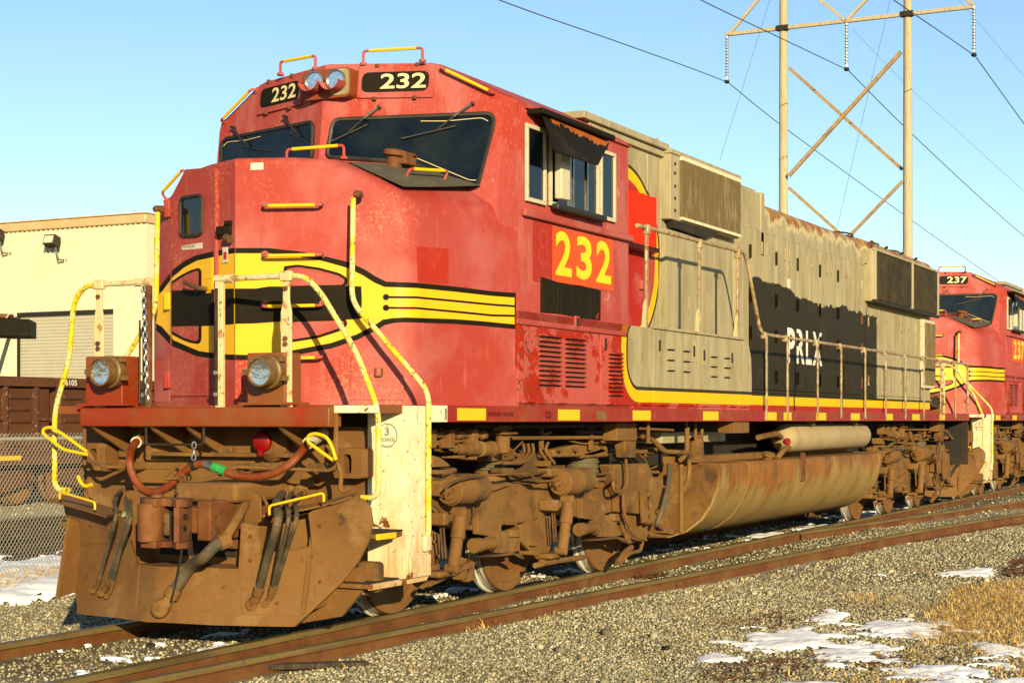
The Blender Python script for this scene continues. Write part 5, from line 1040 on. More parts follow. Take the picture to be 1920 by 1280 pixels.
# ------------------------------------------------------------------ ground
_ng = {}
def vnoise(x, y, scale, seed, octs=4):
    out = np.zeros_like(x, dtype=float); amp = 1.0; tot = 0.0
    for o in range(octs):
        k = seed * 31 + o
        if k not in _ng: _ng[k] = np.random.default_rng(k).random((256, 256))
        g = _ng[k]; fx, fy = x * scale + 1000.3, y * scale + 1000.7
        ix, iy = np.floor(fx).astype(int), np.floor(fy).astype(int); tx, ty = fx - ix, fy - iy; tx = tx*tx*(3-2*tx); ty = ty*ty*(3-2*ty)
        a, b_, c, d = g[ix % 256, iy % 256], g[(ix+1) % 256, iy % 256], g[ix % 256, (iy+1) % 256], g[(ix+1) % 256, (iy+1) % 256]
        out += amp * ((a*(1-tx) + b_*tx)*(1-ty) + (c*(1-tx) + d*tx)*ty); tot += amp; amp *= .5; scale *= 2
    return out / tot
def smooth01(t): t = np.clip(t, 0, 1); return t*t*(3-2*t)
def gz(x, y):
    x, y = np.asarray(x, float), np.asarray(y, float)
    h = -.205 + .075 * smooth01((2.6 - np.abs(y + .4)) / 1.6)
    h = h - .10 * smooth01((y - 6.4) / .8) * smooth01((10.2 - y) / 1.0) * (x < 40) + .16 * smooth01((y - 9.4) / 1.5) * smooth01((19 - y) / 2)
    h = h + (vnoise(x, y, .55, 3) - .5) * .06 + (vnoise(x, y, 3, 5) - .5) * .02
    far = smooth01((np.hypot(x, y) - 45) / 40); return h * (1 - far) - .2 * far
def axis(lo, hi, a, b, fine, n):
    return np.concatenate([lo * np.geomspace(1, abs(a) / abs(lo), n)[:-1] if lo < 0 else [], np.arange(a, b, fine), b * np.geomspace(1, hi / b, n)])
gx, gy = axis(-900, 2500, -8, 34, .14, 26), axis(-1200, 1500, -9, 20, .14, 26)
GX, GY = np.meshgrid(gx, gy, indexing='ij'); GZ = gz(GX, GY); nx, ny = len(gx), len(gy)
me = bpy.data.meshes.new('ground'); vv = np.stack([GX, GY, GZ], -1).reshape(-1, 3)
idx = np.arange(nx*ny).reshape(nx, ny); q = np.stack([idx[:-1,:-1], idx[1:,:-1], idx[1:,1:], idx[:-1,1:]], -1).reshape(-1, 4)
me.from_pydata(vv.tolist(), [], q.tolist())
t = NT('gravel_ground'); X, Y, Z = t.sep()
vo = t.vor(30); c = t.mix(t.mapr(t.noise(40, 4), .35, .65), (.20,.176,.112), (.42,.375,.25)); c = t.mix(t.mapr(vo.outputs['Distance'], .15, .45, 0, .8), (.46,.41,.28), c)
c = t.mix(t.mapr(t.noise(.8, 6, .65), .54, .68, 0, .6), c, (.20,.145,.07))
soil = t.mix(t.mapr(t.noise(3, 7, .65), .4, .6), (.045,.028,.012), (.12,.078,.034))
m = t.math('MULTIPLY', t.mapr(Y, 6.8, 7.6), t.mapr(Y, 12.2, 11.6)); c = t.mix(m, c, soil)
sand = t.math('MULTIPLY', t.mapr(Y, 11.2, 11.8), t.mapr(Y, 19, 17)); c = t.mix(t.math('MULTIPLY', sand, .8), c, (.56,.49,.33))
lf = t.math('MULTIPLY', t.mapr(Y, .9, 1.6), t.mapr(Y, 4.6, 4.0)); c = t.mix(t.math('MULTIPLY', lf, .6), c, (.58,.49,.31))
far = t.mapr(t.math('ABSOLUTE', t.math('SUBTRACT', Y, 4)), 16, 40); c = t.mix(far, c, (.20,.155,.075))
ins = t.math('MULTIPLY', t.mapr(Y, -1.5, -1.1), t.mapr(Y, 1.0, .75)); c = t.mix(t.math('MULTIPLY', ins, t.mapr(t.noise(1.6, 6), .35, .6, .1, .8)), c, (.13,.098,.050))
t.bump(t.math('ADD', vo.outputs['Distance'], t.noise(70, 3)), .9, .03); t.fin(c, .95, 0, .15)
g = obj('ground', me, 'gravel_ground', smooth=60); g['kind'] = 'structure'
# loose stones
ICO = bmesh.new(); bmesh.ops.create_icosphere(ICO, subdivisions=1, radius=1.0); iv = np.array([v.co[:] for v in ICO.verts]); iff = np.array([[v.index for v in f.verts] for f in ICO.faces]); ICO.free(); ICV, ICF = iv, iff
ov = np.array([(1,0,0),(-.5,.87,-.1),(-.5,-.87,.1),(.35,.3,.95),(.1,-.4,-.95),(-.6,.1,.6),(.6,.55,-.5)], float); of = np.array([(0,3,2),(0,6,3),(6,1,3),(3,1,5),(3,5,2),(5,1,2),(2,4,0),(0,4,6),(6,4,1),(1,4,2)])
def stones(P, size, name, mat, low=True):
    iv, iff = (ov, of) if low else (ICV, ICF)
    n = len(P); k = len(iv); sc = size[:, None, None] * (RNG.random((n, 1, 3)) * .55 + .62); sc[:, :, 2] *= .75
    jit = 1 + (RNG.random((n, k, 1)) - .5) * .55; v = iv[None] * jit * sc
    a = RNG.random(n) * 6.283; b_ = (RNG.random(n) - .5) * 1.2; ca, sa, cb, sb = np.cos(a)[:, None], np.sin(a)[:, None], np.cos(b_)[:, None], np.sin(b_)[:, None]
    x, y, z = v[..., 0], v[..., 1], v[..., 2]; y, z = y*cb - z*sb, y*sb + z*cb; x, y = x*ca - y*sa, x*sa + y*ca
    v = np.stack([x, y, z], -1) + P[:, None, :]
    me = bpy.data.meshes.new(name); me.vertices.add(n*k); me.vertices.foreach_set('co', v.reshape(-1).astype(np.float32))
    f = (iff[None] + (np.arange(n) * k)[:, None, None]).reshape(-1, 3); nf = len(f)
    me.loops.add(nf*3); me.loops.foreach_set('vertex_index', f.reshape(-1).astype(np.int32)); me.polygons.add(nf)
    me.polygons.foreach_set('loop_start', np.arange(0, nf*3, 3, dtype=np.int32)); me.update(calc_edges=True)
    at = me.attributes.new('tone', 'FLOAT', 'POINT'); at.data.foreach_set('value', np.repeat(RNG.random(n), k).astype(np.float32))
    o = obj(name, me, mat, smooth=0); o['kind'] = 'stuff'; return o
t = NT('stone'); at = t.n('ShaderNodeAttribute'); at.attribute_name = 'tone'; r = t.n('ShaderNodeValToRGB'); t.l(at.outputs['Fac'], r.inputs[0])
el = r.color_ramp.elements; el[0].position = 0; el[0].color = (.075,.072,.052,1); el[1].position = 1; el[1].color = (.72,.65,.47,1)
for p, cc in ((.22,(.17,.155,.11,1)), (.45,(.38,.355,.235,1)), (.62,(.47,.44,.30,1)), (.70,(.36,.27,.145,1)), (.80,(.56,.50,.35,1))): e = el.new(p); e.color = cc
c = t.mix(t.mapr(t.noise(30, 3), .3, .7, 0, .3), r.outputs[0], (.20,.165,.10)); c = t.mix(t.mapr(t.noise(.9, 6, .65), .52, .66, 0, .5), c, (.20,.140,.065)); c = t.mix(t.mapr(t.noise(.5, 5, .6, (1,1,1), (7,3,1)), .5, .7, 0, .4), c, (.27,.26,.19)); t.fin(c, .9, 0, .2)
RAIL_C = [(-12,-.86),(-8,-.94),(-3.6,-1.10),(0,-1.32),(4,-1.58),(9,-1.92),(13,-2.25),(17,-2.72),(22,-3.45),(30,-4.9),(60,-11.5)]
RAIL_D = [(11.0,-.80),(14,-1.16),(17.2,-1.48),(21.9,-2.05),(30,-3.4),(60,-9.9)]
def scatter(n, d0, d1, seed):
    rg = np.random.default_rng(seed); d = np.sqrt(rg.random(n) * (d1*d1 - d0*d0) + d0*d0); u = rg.random(n) * 2420 - 150
    x = CAM.x + d * (_F.x + _R.x * (u - 960) / FPX); y = CAM.y + d * (_F.y + _R.y * (u - 960) / FPX)
    ok = (np.abs(np.abs(y) - .75) > .085) & (np.abs(y - np.interp(x, *zip(*RAIL_C))) > .08) & ~((y > -.7) & (y < .7) & (rg.random(n) > .35)) & ~((y > 4.0) & (y < 12.2)) & (y < 17)
    ok &= ~((y > 1.0) & (rg.random(n) > .45))
    ok &= ~((y < -.83) & (y > np.interp(x, *zip(*RAIL_C)) + .03) & (rg.random(n) > .5))
    return x[ok], y[ok], rg
x, y, rg = scatter(130000, 10.2, 17.5, 1); s = .0085 + .011 * rg.random(len(x))**1.8; stones(np.stack([x, y, gz(x, y) + s*.3], -1), s, 'gravel_stones', 'stone')
x, y, rg = scatter(60000, 17.5, 27, 2); s = .012 + .013 * rg.random(len(x))**1.5; stones(np.stack([x, y, gz(x, y) + s*.3], -1), s, 'distant_gravel_stones', 'stone')
x, y, rg = scatter(22000, 27, 48, 4); s = .018 + .018 * rg.random(len(x))**1.5; stones(np.stack([x, y, gz(x, y) + s*.3], -1), s, 'far_gravel_stones', 'stone')
x, y, rg = scatter(420, 10.4, 24, 3); s = .022 + .03 * rg.random(len(x))**2.5; stones(np.stack([x, y, gz(x, y) + s*.3], -1), s, 'larger_gravel_stones', 'stone', False)

# ------------------------------------------------------------------ rails
t = NT('rail_steel'); X, Y, Z = t.sep()
web = t.mix(t.mapr(t.noise(1.4, 6, .65), .40, .62), (.115,.042,.018), (.165,.082,.032)); web = t.mix(t.mapr(t.noise(7, 5), .55, .7, 0, .6), web, (.085,.034,.016))
head = t.mix(t.mapr(t.noise(1.2, 5, .6, (1,6,6)), .4, .65), (.17,.125,.050), (.10,.068,.030)); head = t.mix(t.mapr(t.noise(20, 3), .6, .7, 0, .5), head, (.05,.035,.018))
c = t.mix(t.mapr(Z, -.050, -.040), web, head); t.bump(t.noise(30, 4), .25, .004); t.fin(c, t.mapr(Z, -.01, -.002, .8, .45), t.mapr(Z, -.01, -.002, 0, .35), .3)
PROF = [(-.07,-.17),(.07,-.17),(.07,-.158),(.014,-.14),(.011,-.052),(.034,-.042),(.036,-.008),(.030,-.001),(-.030,-.001),(-.036,-.008),(-.034,-.042),(-.011,-.052),(-.014,-.14),(-.07,-.158)]
track = empty('railway_track'); track['kind'] = 'structure'
def rail(path, parent, dz=0):
    P = [V((a, b_, 0)) for a, b_ in path]; n = len(PROF); b = MB(); vs = []
    for i, p in enumerate(P):
        d = (P[min(i+1, len(P)-1)] - P[max(i-1, 0)]).normalized(); sd = V((-d.y, d.x, 0)); vs += [p + sd * a + V((0, 0, z + dz)) for a, z in PROF]
    fs = [(i*n + k, i*n + (k+1) % n, (i+1)*n + (k+1) % n, (i+1)*n + k) for i in range(len(P)-1) for k in range(n)] + [tuple(range(n))[::-1], tuple((len(P)-1)*n + k for k in range(n))]
    b.add(vs, fs); return b.build('rail', 'rail_steel', parent, smooth=25)
rb = rail([(-30,-.75),(90,-.75)], track); rail([(-30,.75),(90,.75)], track)
def dense(path): 
    xs = np.arange(path[0][0], path[-1][0], .5); P = [V((a, b_, 0)) for a, b_ in path]; sp = spline(P, 6); return [(x, float(np.interp(x, [p.x for p in sp], [p.y for p in sp]))) for x in xs]
rc = rail(dense(RAIL_C), track, -.012); rail(dense(RAIL_D), track, -.01)
layered('tie_wood', (.085,.058,.030), [((.16,.12,.07),6,.45,.65,.7,(1,8,1)), ((.03,.02,.012),12,.55,.65,.6,(1,6,1))], rough=.95, bump=(30,.5,.01))
tie = MB().box(-.11,.11,-1.28,1.28,-.30,-.155).build('tie', 'tie_wood', track, .012); tie.location = (-6.2, 0, 0)
for i in range(1, 62): o = dup(tie, track, (-6.2 + i*.56, random.uniform(-.04,.04), random.uniform(-.015,.012)), (0,0,random.uniform(-.02,.02)))
def joint(x, y, side, par, L_=.55):
    b = MB().box(x, x+L_, *sorted((y+side*.012, y+side*.034)), -.135, -.055).build('joint_bar', 'rail_steel', par, .006)
    for i in range(4): MB().lathe((x+.07+i*.135, y+side*.034, -.095), (0,side,0), [(0,.022),(.02,.022),(.028,.012)], 6).build('bolt', 'rust', b)
joint(2.85, -.75, -1, rb); joint(13.3, -.75, -1, rb); joint(9.6, -1.965, -1, rc); joint(.3, -1.335, -1, rc)
for x in np.arange(-4.2, 12, .56):
    for yy_, sd in ((-.75,-1),(.75,-1)): MB().box(x-.07,x+.07,yy_-.17,yy_+.17,-.172,-.16).build('tie_plate', 'rail_steel', track)

# ------------------------------------------------------------------ snow and dry grass
def snow(x0, x1, y0, y1, blobs, thr, seed, name, hgt=.042, step=.024):
    xs, ys = np.arange(x0, x1, step), np.arange(y0, y1, step); XX, YY = np.meshgrid(xs, ys, indexing='ij'); m = np.zeros_like(XX)
    for cx, cy, rx, ry in blobs: m = np.maximum(m, 1.15 * np.exp(-(((XX-cx)/rx)**2 + ((YY-cy)/ry)**2)))
    f = m + (vnoise(XX, YY, 1.5, seed, 4) - .5) * 1.2 + (vnoise(XX, YY, 5, seed+1, 4) - .5) * 1.5 - thr
    h = hgt * np.sqrt(np.clip(f, 0, 1)) * (.7 + .6 * vnoise(XX, YY, 2.2, seed+2)); ZZ = gz(XX, YY) + np.where(f > 0, h + .004, -.02 + np.maximum(f, -.2) * .2)
    keep = f > -.05; idx = -np.ones(f.shape, int); quad = keep[:-1,:-1] & keep[1:,:-1] & keep[1:,1:] & keep[:-1,1:]
    used = np.zeros_like(keep); used[:-1,:-1] |= quad; used[1:,:-1] |= quad; used[1:,1:] |= quad; used[:-1,1:] |= quad
    idx[used] = np.arange(used.sum()); me = bpy.data.meshes.new(name)
    me.from_pydata(np.stack([XX[used], YY[used], ZZ[used]], -1).tolist(), [], np.stack([idx[:-1,:-1][quad], idx[1:,:-1][quad], idx[1:,1:][quad], idx[:-1,1:][quad]], -1).tolist())
    o = obj(name, me, 'snow', smooth=80); o['kind'] = 'stuff'; return o
t = NT('snow'); t.bump(t.noise(14, 6, .6), .35, .02); t.fin(t.mix(t.mapr(t.noise(5, 6), .6, .75, 0, .5), (.90,.90,.90), (.62,.56,.44)), .6, 0, .3, val=.95, sat=1)
t.b.inputs['Subsurface Weight'].default_value = .15; t.b.inputs['Subsurface Radius'].default_value = (.02,.02,.02)
snow(-1.6, 9.2, -7.0, -2.7, [(1.6,-3.72,1.1,.5),(2.5,-4.25,.9,.45),(.9,-4.4,.9,.5),(.3,-5.2,.8,.6),(1.2,-5.3,.8,.5),(-.2,-5.9,.8,.6),(7.8,-3.75,.5,.42),(8.6,-4.6,.5,.5),(.2,-3.5,.3,.3),(3.1,-3.5,.5,.25),(-.9,-4.5,.3,.3)], .76, 21, 'snow_patches')
snow(-3.5, 16, 3.4, 8.8, [(1.0,4.35,6.5,.6),(3,5.7,7,1.1),(5,6.8,8,1.0),(9,5.3,6,1.4),(12,6,6,1.8)], .34, 41, 'snow_along_fence', .09, .05)
snow(-3, 24, -.72, .72, [(-.72,.25,.35,.14),(-1.9,-.5,.18,.1),(2.6,.1,.5,.16),(1.1,.1,.4,.12),(11.5,-.2,.5,.2),(13.2,-.3,.5,.2),(16.6,-.2,1.0,.3),(19.4,-.4,.8,.2)], .45, 61, 'snow_between_rails', .05)
def grass(patches, name, seed, mat='straw'):
    rg = np.random.default_rng(seed); vs = []; fs = []
    for cx, cy, rx, ry, n, h0, h1 in patches:
        aa = rg.random(n) * 6.283; rr = rg.random(n)**.6; xx, yq = cx + rx*rr*np.cos(aa), cy + ry*rr*np.sin(aa); zz = gz(xx, yq) - .01
        for x, y, z in zip(xx.tolist(), yq.tolist(), zz.tolist()):
            h = h0 + (h1-h0) * rg.random()**2; d = rg.random() * 6.283; ln = (.5 + 1.5 * rg.random()) * h; w = .0028 + .003 * rg.random(); sx, sy = -math.sin(d)*w, math.cos(d)*w; o = len(vs)
            hz = h * (.10 + .55 * rg.random()**2.5)
            for tt, ww in ((0,1),(.5,.8),(1,.05)): vs += [(x + math.cos(d)*ln*tt*tt + sx*ww, y + math.sin(d)*ln*tt*tt + sy*ww, z + hz*(1-(1-tt)**1.6)), (x + math.cos(d)*ln*tt*tt - sx*ww, y + math.sin(d)*ln*tt*tt - sy*ww, z + hz*(1-(1-tt)**1.6))]
            fs += [(o,o+1,o+3,o+2),(o+2,o+3,o+5,o+4)]
    me = bpy.data.meshes.new(name); me.from_pydata(vs, [], fs); o = obj(name, me, mat, smooth=0); o['kind'] = 'stuff'; return o
layered('straw', (.74,.52,.22), [((.56,.34,.12),9,.45,.6,.7), ((.80,.60,.30),5,.5,.65,.6)], rough=.8, bump=None)
grass([(4.62,-3.42,.35,.28,700,.04,.16),(5.7,-4.65,1.7,.62,14000,.03,.17),(4.0,-4.68,1.4,.5,12000,.03,.17),(2.7,-4.75,1.1,.42,8000,.03,.15),(2.0,-5.3,.8,.4,2500,.04,.2),(6.9,-5.0,1.1,.6,3000,.04,.2),(5.2,-4.3,1.6,.35,1500,.02,.10),(8.6,-5.2,1.6,.7,2600,.03,.16),(1.6,-6.2,.8,.5,1200,.04,.2),(1.0,-4.7,.6,.5,800,.03,.10),(-.4,-4.9,.6,.7,1600,.03,.14),(.6,-5.9,.8,.5,1800,.04,.18),(-.7,-3.6,.6,.35,300,.02,.06),(10.5,-4.5,1.2,.5,1200,.03,.12),(3.4,-3.05,.9,.2,260,.02,.08)], 'dry_grass', 5)
grass([(2.0,5.0,1.2,.5,2600,.1,.42),(1.4,4.55,.5,.22,1100,.08,.32),(.6,4.35,.45,.25,1100,.08,.34),(3.2,5.2,1.2,.4,1500,.1,.4),(4.3,5.0,1.0,.4,1200,.1,.35),(-.6,3.5,.9,.35,900,.03,.10),(1.8,6.8,1.5,.5,900,.05,.2),(6,6.4,2.5,.6,1500,.08,.3)], 'dry_grass_by_fence', 6)
grass([(.35,-1.42,.3,.06,120,.05,.2),(1.3,-1.5,.25,.06,60,.05,.16),(-1.9,-1.5,.12,.08,26,.06,.2),(5.2,-1.85,.5,.08,90,.03,.14),(8.2,-2.05,.6,.08,90,.03,.12),(2.9,-1.05,.3,.05,40,.03,.08)], 'weeds_along_rail', 8)
# red-brown leaf litter lying on the gravel
layered('litter', (.16,.055,.022), [((.24,.11,.045),18,.45,.6,.8)], rough=.95)
def litter(patches, name, seed):
    rg = np.random.default_rng(seed); b = MB()
    for cx, cy, rx, ry, n in patches:
        for _ in range(n):
            a, r = rg.random()*6.283, math.sqrt(rg.random()); x, y = cx+rx*r*math.cos(a), cy+ry*r*math.sin(a); z = float(gz(x, y)) + .012 + .012*rg.random(); l = .012 + .03*rg.random(); d = rg.random()*3.14; u = V((math.cos(d), math.sin(d), rg.random()*.5-.25))*l; w = V((-math.sin(d), math.cos(d), rg.random()*.6-.3))*l*.35; p = V((x, y, z)); b.add([p-u, p+w, p+u, p-w], [(0,1,2,3)])
    o = b.build(name, 'litter', None, smooth=0, fix=False); o['kind'] = 'stuff'; return o
litter([(8.7,-4.3,1.1,.28,1500),(5.05,-.95,.35,.12,400),(9.6,-4.1,.7,.2,500),(-.2,-3.9,.6,.35,350),(18,-1.3,.6,.12,200),(.6,-4.4,.5,.4,250),(-.4,.1,.4,.3,120),(2.4,-3.1,.8,.3,150)], 'leaf_litter', 9)

# ------------------------------------------------------------------ small things by the track
layered('dark_wood', (.035,.026,.016), [((.11,.08,.05),9,.5,.65,.7,(8,1,1))], rough=.95, bump=(40,.6,.01))
def plank(u, v, ln, w, rz, name, label, cat='plank', mat='dark_wood', h=.035):
    p = atz(u, v, -.19); z = float(gz(p.x, p.y)); o = MB().box(-ln/2,ln/2,-w/2,w/2,0,h).build(name, mat, None, .006); o.location = (p.x, p.y, z + .015); o.rotation_euler = (0, R(2), rz); return tag(o, label, cat)
plank(590, 1268, .75, .11, R(-38), 'wooden_plank', 'dark weathered plank lying on the gravel in front of the rails')
plank(1275, 1108, .5, .04, R(10), 'wood_scrap', 'thin dark stick on the gravel in mid foreground', 'wood scrap', h=.015)
plank(930, 1180, .45, .05, R(15), 'wood_scrap', 'dark flat scrap of wood on gravel close to the rusty outer rail', 'wood scrap', h=.015)
plank(1250, 1213, .16, .05, R(30), 'wood_scrap', 'short dark stick beside a small streak of snow', 'wood scrap', h=.015)
plank(300, 1207, .30, .07, R(20), 'wood_scrap', 'dark splinter of wood lying between the rails', 'wood scrap')
p = atz(560, 1228, -.12); q = atz(690, 1208, -.12); d = q - p
k = empty('pipe_section', (p.x, p.y, -.13)); tag(k, 'short grey pipe with a rusty flange lying against the rail', 'pipe')
MB().tube([(0,0,.03), tuple(d*.9 + V((0,0,.03)))], .034, 12).build('pipe_barrel', 'hose_rubber', k); MB().lathe((0,0,.03), d, [(-.02,.03),(-.02,.06),(.02,.06),(.03,.05),(.09,.05),(.10,.036)], 14).build('pipe_flange', 'rust', k)
def rock(u, v, r, name, label, mat='dusty_steel'):
    p = atz(u, v, -.16); b = MB(); sd = random.random()*9
    b.add([V(c) * r * (.75 + .5*mnoise.noise(V(c)*1.7 + V((sd,sd,0)))) for c in iv], [tuple(f) for f in iff]); o = b.build(name, mat, None, smooth=0); o.location = (p.x, p.y, float(gz(p.x, p.y)) + r*.3); o.scale = (1.4,1,.6); return tag(o, label, 'rock')
rock(352, 1206, .07, 'rock', 'dark brown rock between the rails under the plow'); rock(282, 1222, .05, 'rock', 'green grey rock between the rails, left of the snow', 'dark_steel'); rock(1048, 1143, .045, 'rock', 'pale rock on gravel just outside the outer rail', 'cream_frame')

# ------------------------------------------------------------------ chain-link fence
galv = layered('galvanised', (.48,.46,.38), [((.32,.29,.21),12,.5,.7,.6)], rough=.55, metal=.3, bump=None)
fe = empty('chain_link_fence', (-1, 5.6, -.2)); tag(fe, 'galvanised chain link fence along the snowy strip at left', 'fence')
fx0, fx1, fz0, fz1 = 0.0, 12.0, .0, 1.60
MB().tube([(fx0,0,fz1-.06),(fx1,0,fz1-.06)], .021, 8).build('top_rail', 'galvanised', fe)
for x in (.4, 5.3, 8.3, 11.3): MB().tube([(x,.03,-.1),(x,.03,fz1-.04)], .03, 8).build('fence_post', 'galvanised', fe)
b = MB(); p_ = .058; H = fz1 - fz0; slope = 1.25; n = int((fx1-fx0)/p_)
for i in range(-int(H/slope/p_), n):
    for sg in (1, -1):
        xa = fx0 + i*p_; za, xb = fz0, fx0 + i*p_ + H/slope
        if sg > 0: a, c = V((xa, .004, fz0)), V((xb, .004, fz1))
        else: a, c = V((xb, -.004, fz0)), V((xa, -.004, fz1))
        if min(a.x, c.x) < fx0 or max(a.x, c.x) > fx1: continue
        b.tube([a, c], .0026, 3)
b.build('chain_link_mesh', 'galvanised', fe, smooth=0)
# ------------------------------------------------------------------ freight cars behind the fence
layered('freight_brown', (.080,.030,.013), [((.11,.046,.020),2,.45,.6,.7), ((.18,.10,.06),16,.70,.74,.6), ((.06,.024,.012),5,.58,.68,.7)], rough=.8)
layered('chipped_edge', (.085,.034,.016), [((.36,.24,.18),14,.59,.63,.9)], rough=.8)
def gondola(x0, x1, label, lettering):
    g = empty('gondola_car', ((x0+x1)/2, 15.3, 0)); g.location = (x0, 14.0, .10); tag(g, label, 'freight car', 'freight cars behind the fence'); Ln = x1 - x0
    MB().box(.05, Ln-.05, .06, 2.7, .78, 2.10).build('body', 'freight_brown', g); MB().box(0, Ln, -.05, .08, 2.06, 2.24).build('top_chord', 'freight_brown', g, .01)
    MB().box(0, Ln, -.06, .1, .62, .86).build('side_sill', 'freight_brown', g, .01)
    np_ = int(Ln / 1.22); w = Ln / np_
    for i in range(np_):
        xa = i*w
        for xx in (xa + .02, xa + w*.62): MB().box(xx, xx+.09, -.03, .06, .86, 2.06).build('side_post', 'chipped_edge', g, .008)
        for k in range(5): MB().lathe((xa+.16, .07, 1.0+k*.22), (1,0,0), [(0,.01),(.05,.06),(w*.62-.26,.06),(w*.62-.21,.01)], 10).build('pressed_rib', 'freight_brown', g)
        MB().box(xa+w*.62+.09, xa+w+.02, .0, .03, 1.44, 1.48).build('panel_brace', 'chipped_edge', g)
    text(lettering, 'lettering', 'digit_white', g, (.06 if x0 > 10 else Ln-3.2, -.056, 2.10), (1,0,0), (0,0,1), .40, .11, .015)
    MB().box(Ln-2.0, Ln-.9, -.065, -.055, .72, .80).build('reflective_strip', 'fresh_yellow', g)
    MB().box(.2,Ln-.2,.7,2.0,.02,.8).build('centre_sill_shade', 'dark_steel', g)  # sill deepened into a near-black block that paints the shade under the car
    for tx in (1.35, Ln-1.35):
        for dx in (-.85, .85):
            for yw in (.55, 2.05): MB().lathe((tx+dx, yw, .32), (0,-1,0), [(0,.45),(.03,.45),(.05,.42),(.14,.42),(.15,.34),(.12,.14),(.16,.12),(.17,.02)], 28).build('wheel', 'rust_wheel', g)
        MB().prism([(tx-1.15,.30),(tx-1.1,.45),(tx-.45,.66),(tx+.45,.66),(tx+1.1,.45),(tx+1.15,.30),(tx+.4,.12),(tx-.4,.12)], 'y', .22, .34).build('truck_frame', 'freight_brown', g, .02)
    for i in range(2): MB().tube(fil([(Ln-.75-.0,-.04,.66),(Ln-.75,-.04,.30+.0),(Ln-.3,-.04,.30),(Ln-.3,-.04,.66)], .04), .014, 6).build('step_iron', 'chipped_edge', g)
    return g
xe = aty(100, 720, 14.0).x
gondola(xe - 14.2, xe, 'brown gondola car behind the fence at the left edge', '56102'); gondola(xe + .12, xe + 14.2, 'brown gondola car lettered 56105, behind the red locomotive nose', '56105')
yt = empty('yard_track'); yt['kind'] = 'structure'; rail([(-30,14.62),(60,14.62)], yt, -.05); rail([(-30,16.05),(60,16.05)], yt, -.05)
# ------------------------------------------------------------------ warehouse
t = NT('siding'); t.fin(t.mix(t.mapr(t.noise(.8, 5, .6, (1,1,.3)), .4, .7, 0, .4), (.68,.63,.45), (.62,.57,.40)), .5, 0, .35)
layered('fascia', (.54,.39,.22), [((.60,.45,.27),2,.45,.6,.5)]); layered('door_curtain', (.46,.43,.33), [((.40,.37,.28),2,.5,.6,.4)])
layered('dark_opening', (.02,.016,.01), [])
WXp = 31.0; y0, y1, zt = 27.45, 62.0, 8.0; dy0, dy1, dz = 28.80, 33.05, 5.24
wh = empty('warehouse', (WXp, 40, -.25)); tag(wh, 'cream ribbed metal warehouse with tan eaves and a roller door', 'building')
def wb(x0, x1, ya, yb, za, zb, nm, mat, bev=0, par=None): return MB().box(x0-WXp, x1-WXp, ya-40, yb-40, za+.25, zb+.25).build(nm, mat, par or wh, bev)
def siding(ya, yb, za, zb, nm):
    n = int((yb-ya)/.205); w = (yb-ya)/n; prof = []
    for i in range(n): prof += [(0.0, ya+i*w), (0.0, ya+(i+.62)*w), (-.08, ya+(i+.70)*w), (-.08, ya+(i+.86)*w)]
    prof += [(0.0, yb), (.1, yb), (.1, ya)]; b = MB(); b.prism([(x, y-40) for x, y in prof], 'z', za+.25, zb+.25); return b.build(nm, 'siding', wh, smooth=0)
siding(y0, dy0, -.3, zt, 'wall_siding'); siding(dy1, y1, -.3, zt, 'wall_siding'); siding(dy0, dy1, dz, zt, 'wall_siding')
wb(WXp+.1, 62, y0+.02, y1, -.3, zt+.2, 'building_body', 'siding'); wb(WXp-.15, 62, y0-.08, y1, zt, zt+.30, 'eaves_fascia', 'fascia', .05); wb(WXp-.20, 62, y0-.12, y1, zt+.30, zt+.34, 'roof_edge', 'fascia', .01)
dr = MB(); n = 48; prof = []
for i in range(n): prof += [(-.0, -.2+i*(dz+.2)/n), (-.028, -.2+(i+.5)*(dz+.2)/n)]
prof += [(0, dz), (.06, dz), (.06, -.2)]; 
b = MB(); b.v = []; 
pr_ = [(x + .05, z) for x, z in prof]; b.add([(x, dy0-40, z+.25) for x, z in pr_] + [(x, dy1-40, z+.25) for x, z in pr_], [(i, i+1, len(pr_)+i+1, len(pr_)+i) for i in range(len(pr_)-1)]); b.build('roller_door', 'door_curtain', wh, smooth=0)
wb(WXp-.05, WXp+.08, dy0, dy1, dz-.02, dz+.05, 'door_head', 'siding'); wb(WXp-.04, WXp+.02, dy1-.10, dy1-.0, -.2, dz-.02, 'door_track', 'dark_opening'); wb(WXp-.06, WXp+.04, dy0, dy1-.1, dz-.16, dz-.025, 'door_slot', 'dark_opening')
wb(WXp-.03, WXp, dy1, dy1+.10, -.2, dz, 'door_trim', 'siding')
def flood(u, v, label, s=1.0):
    p = atx(u, v, WXp-.45); k = empty('floodlight', p); tag(k, label, 'floodlight', 'floodlights on the warehouse wall')
    MB().obox((0,0,0), V((.30,0,-.12)), (0,.50*s,0), V((.10,0,.34))).build('lamp_case', 'dark_wood', k, .03); MB().obox((-.155,0,.05), V((.02,0,-.008)), (0,.38*s,0), V((.08,0,.24))).build('lamp_glass', 'sign_white', k)
    MB().tube(fil([(0.05,-.12,-.15),(.1,-.12,-.42),(.1,-.2,-.62),(.45,-.2,-.62)], .06), .03, 8).build('bracket_arm', 'steel', k); MB().lathe((.40,-.2,-.62), (1,0,0), [(0,.08),(.05,.08)], 12).build('wall_box', 'steel', k); return k
flood(97, 452, 'dark floodlight on the warehouse wall above the roller door'); flood(-8, 440, 'floodlight cut off by the left edge of the picture')
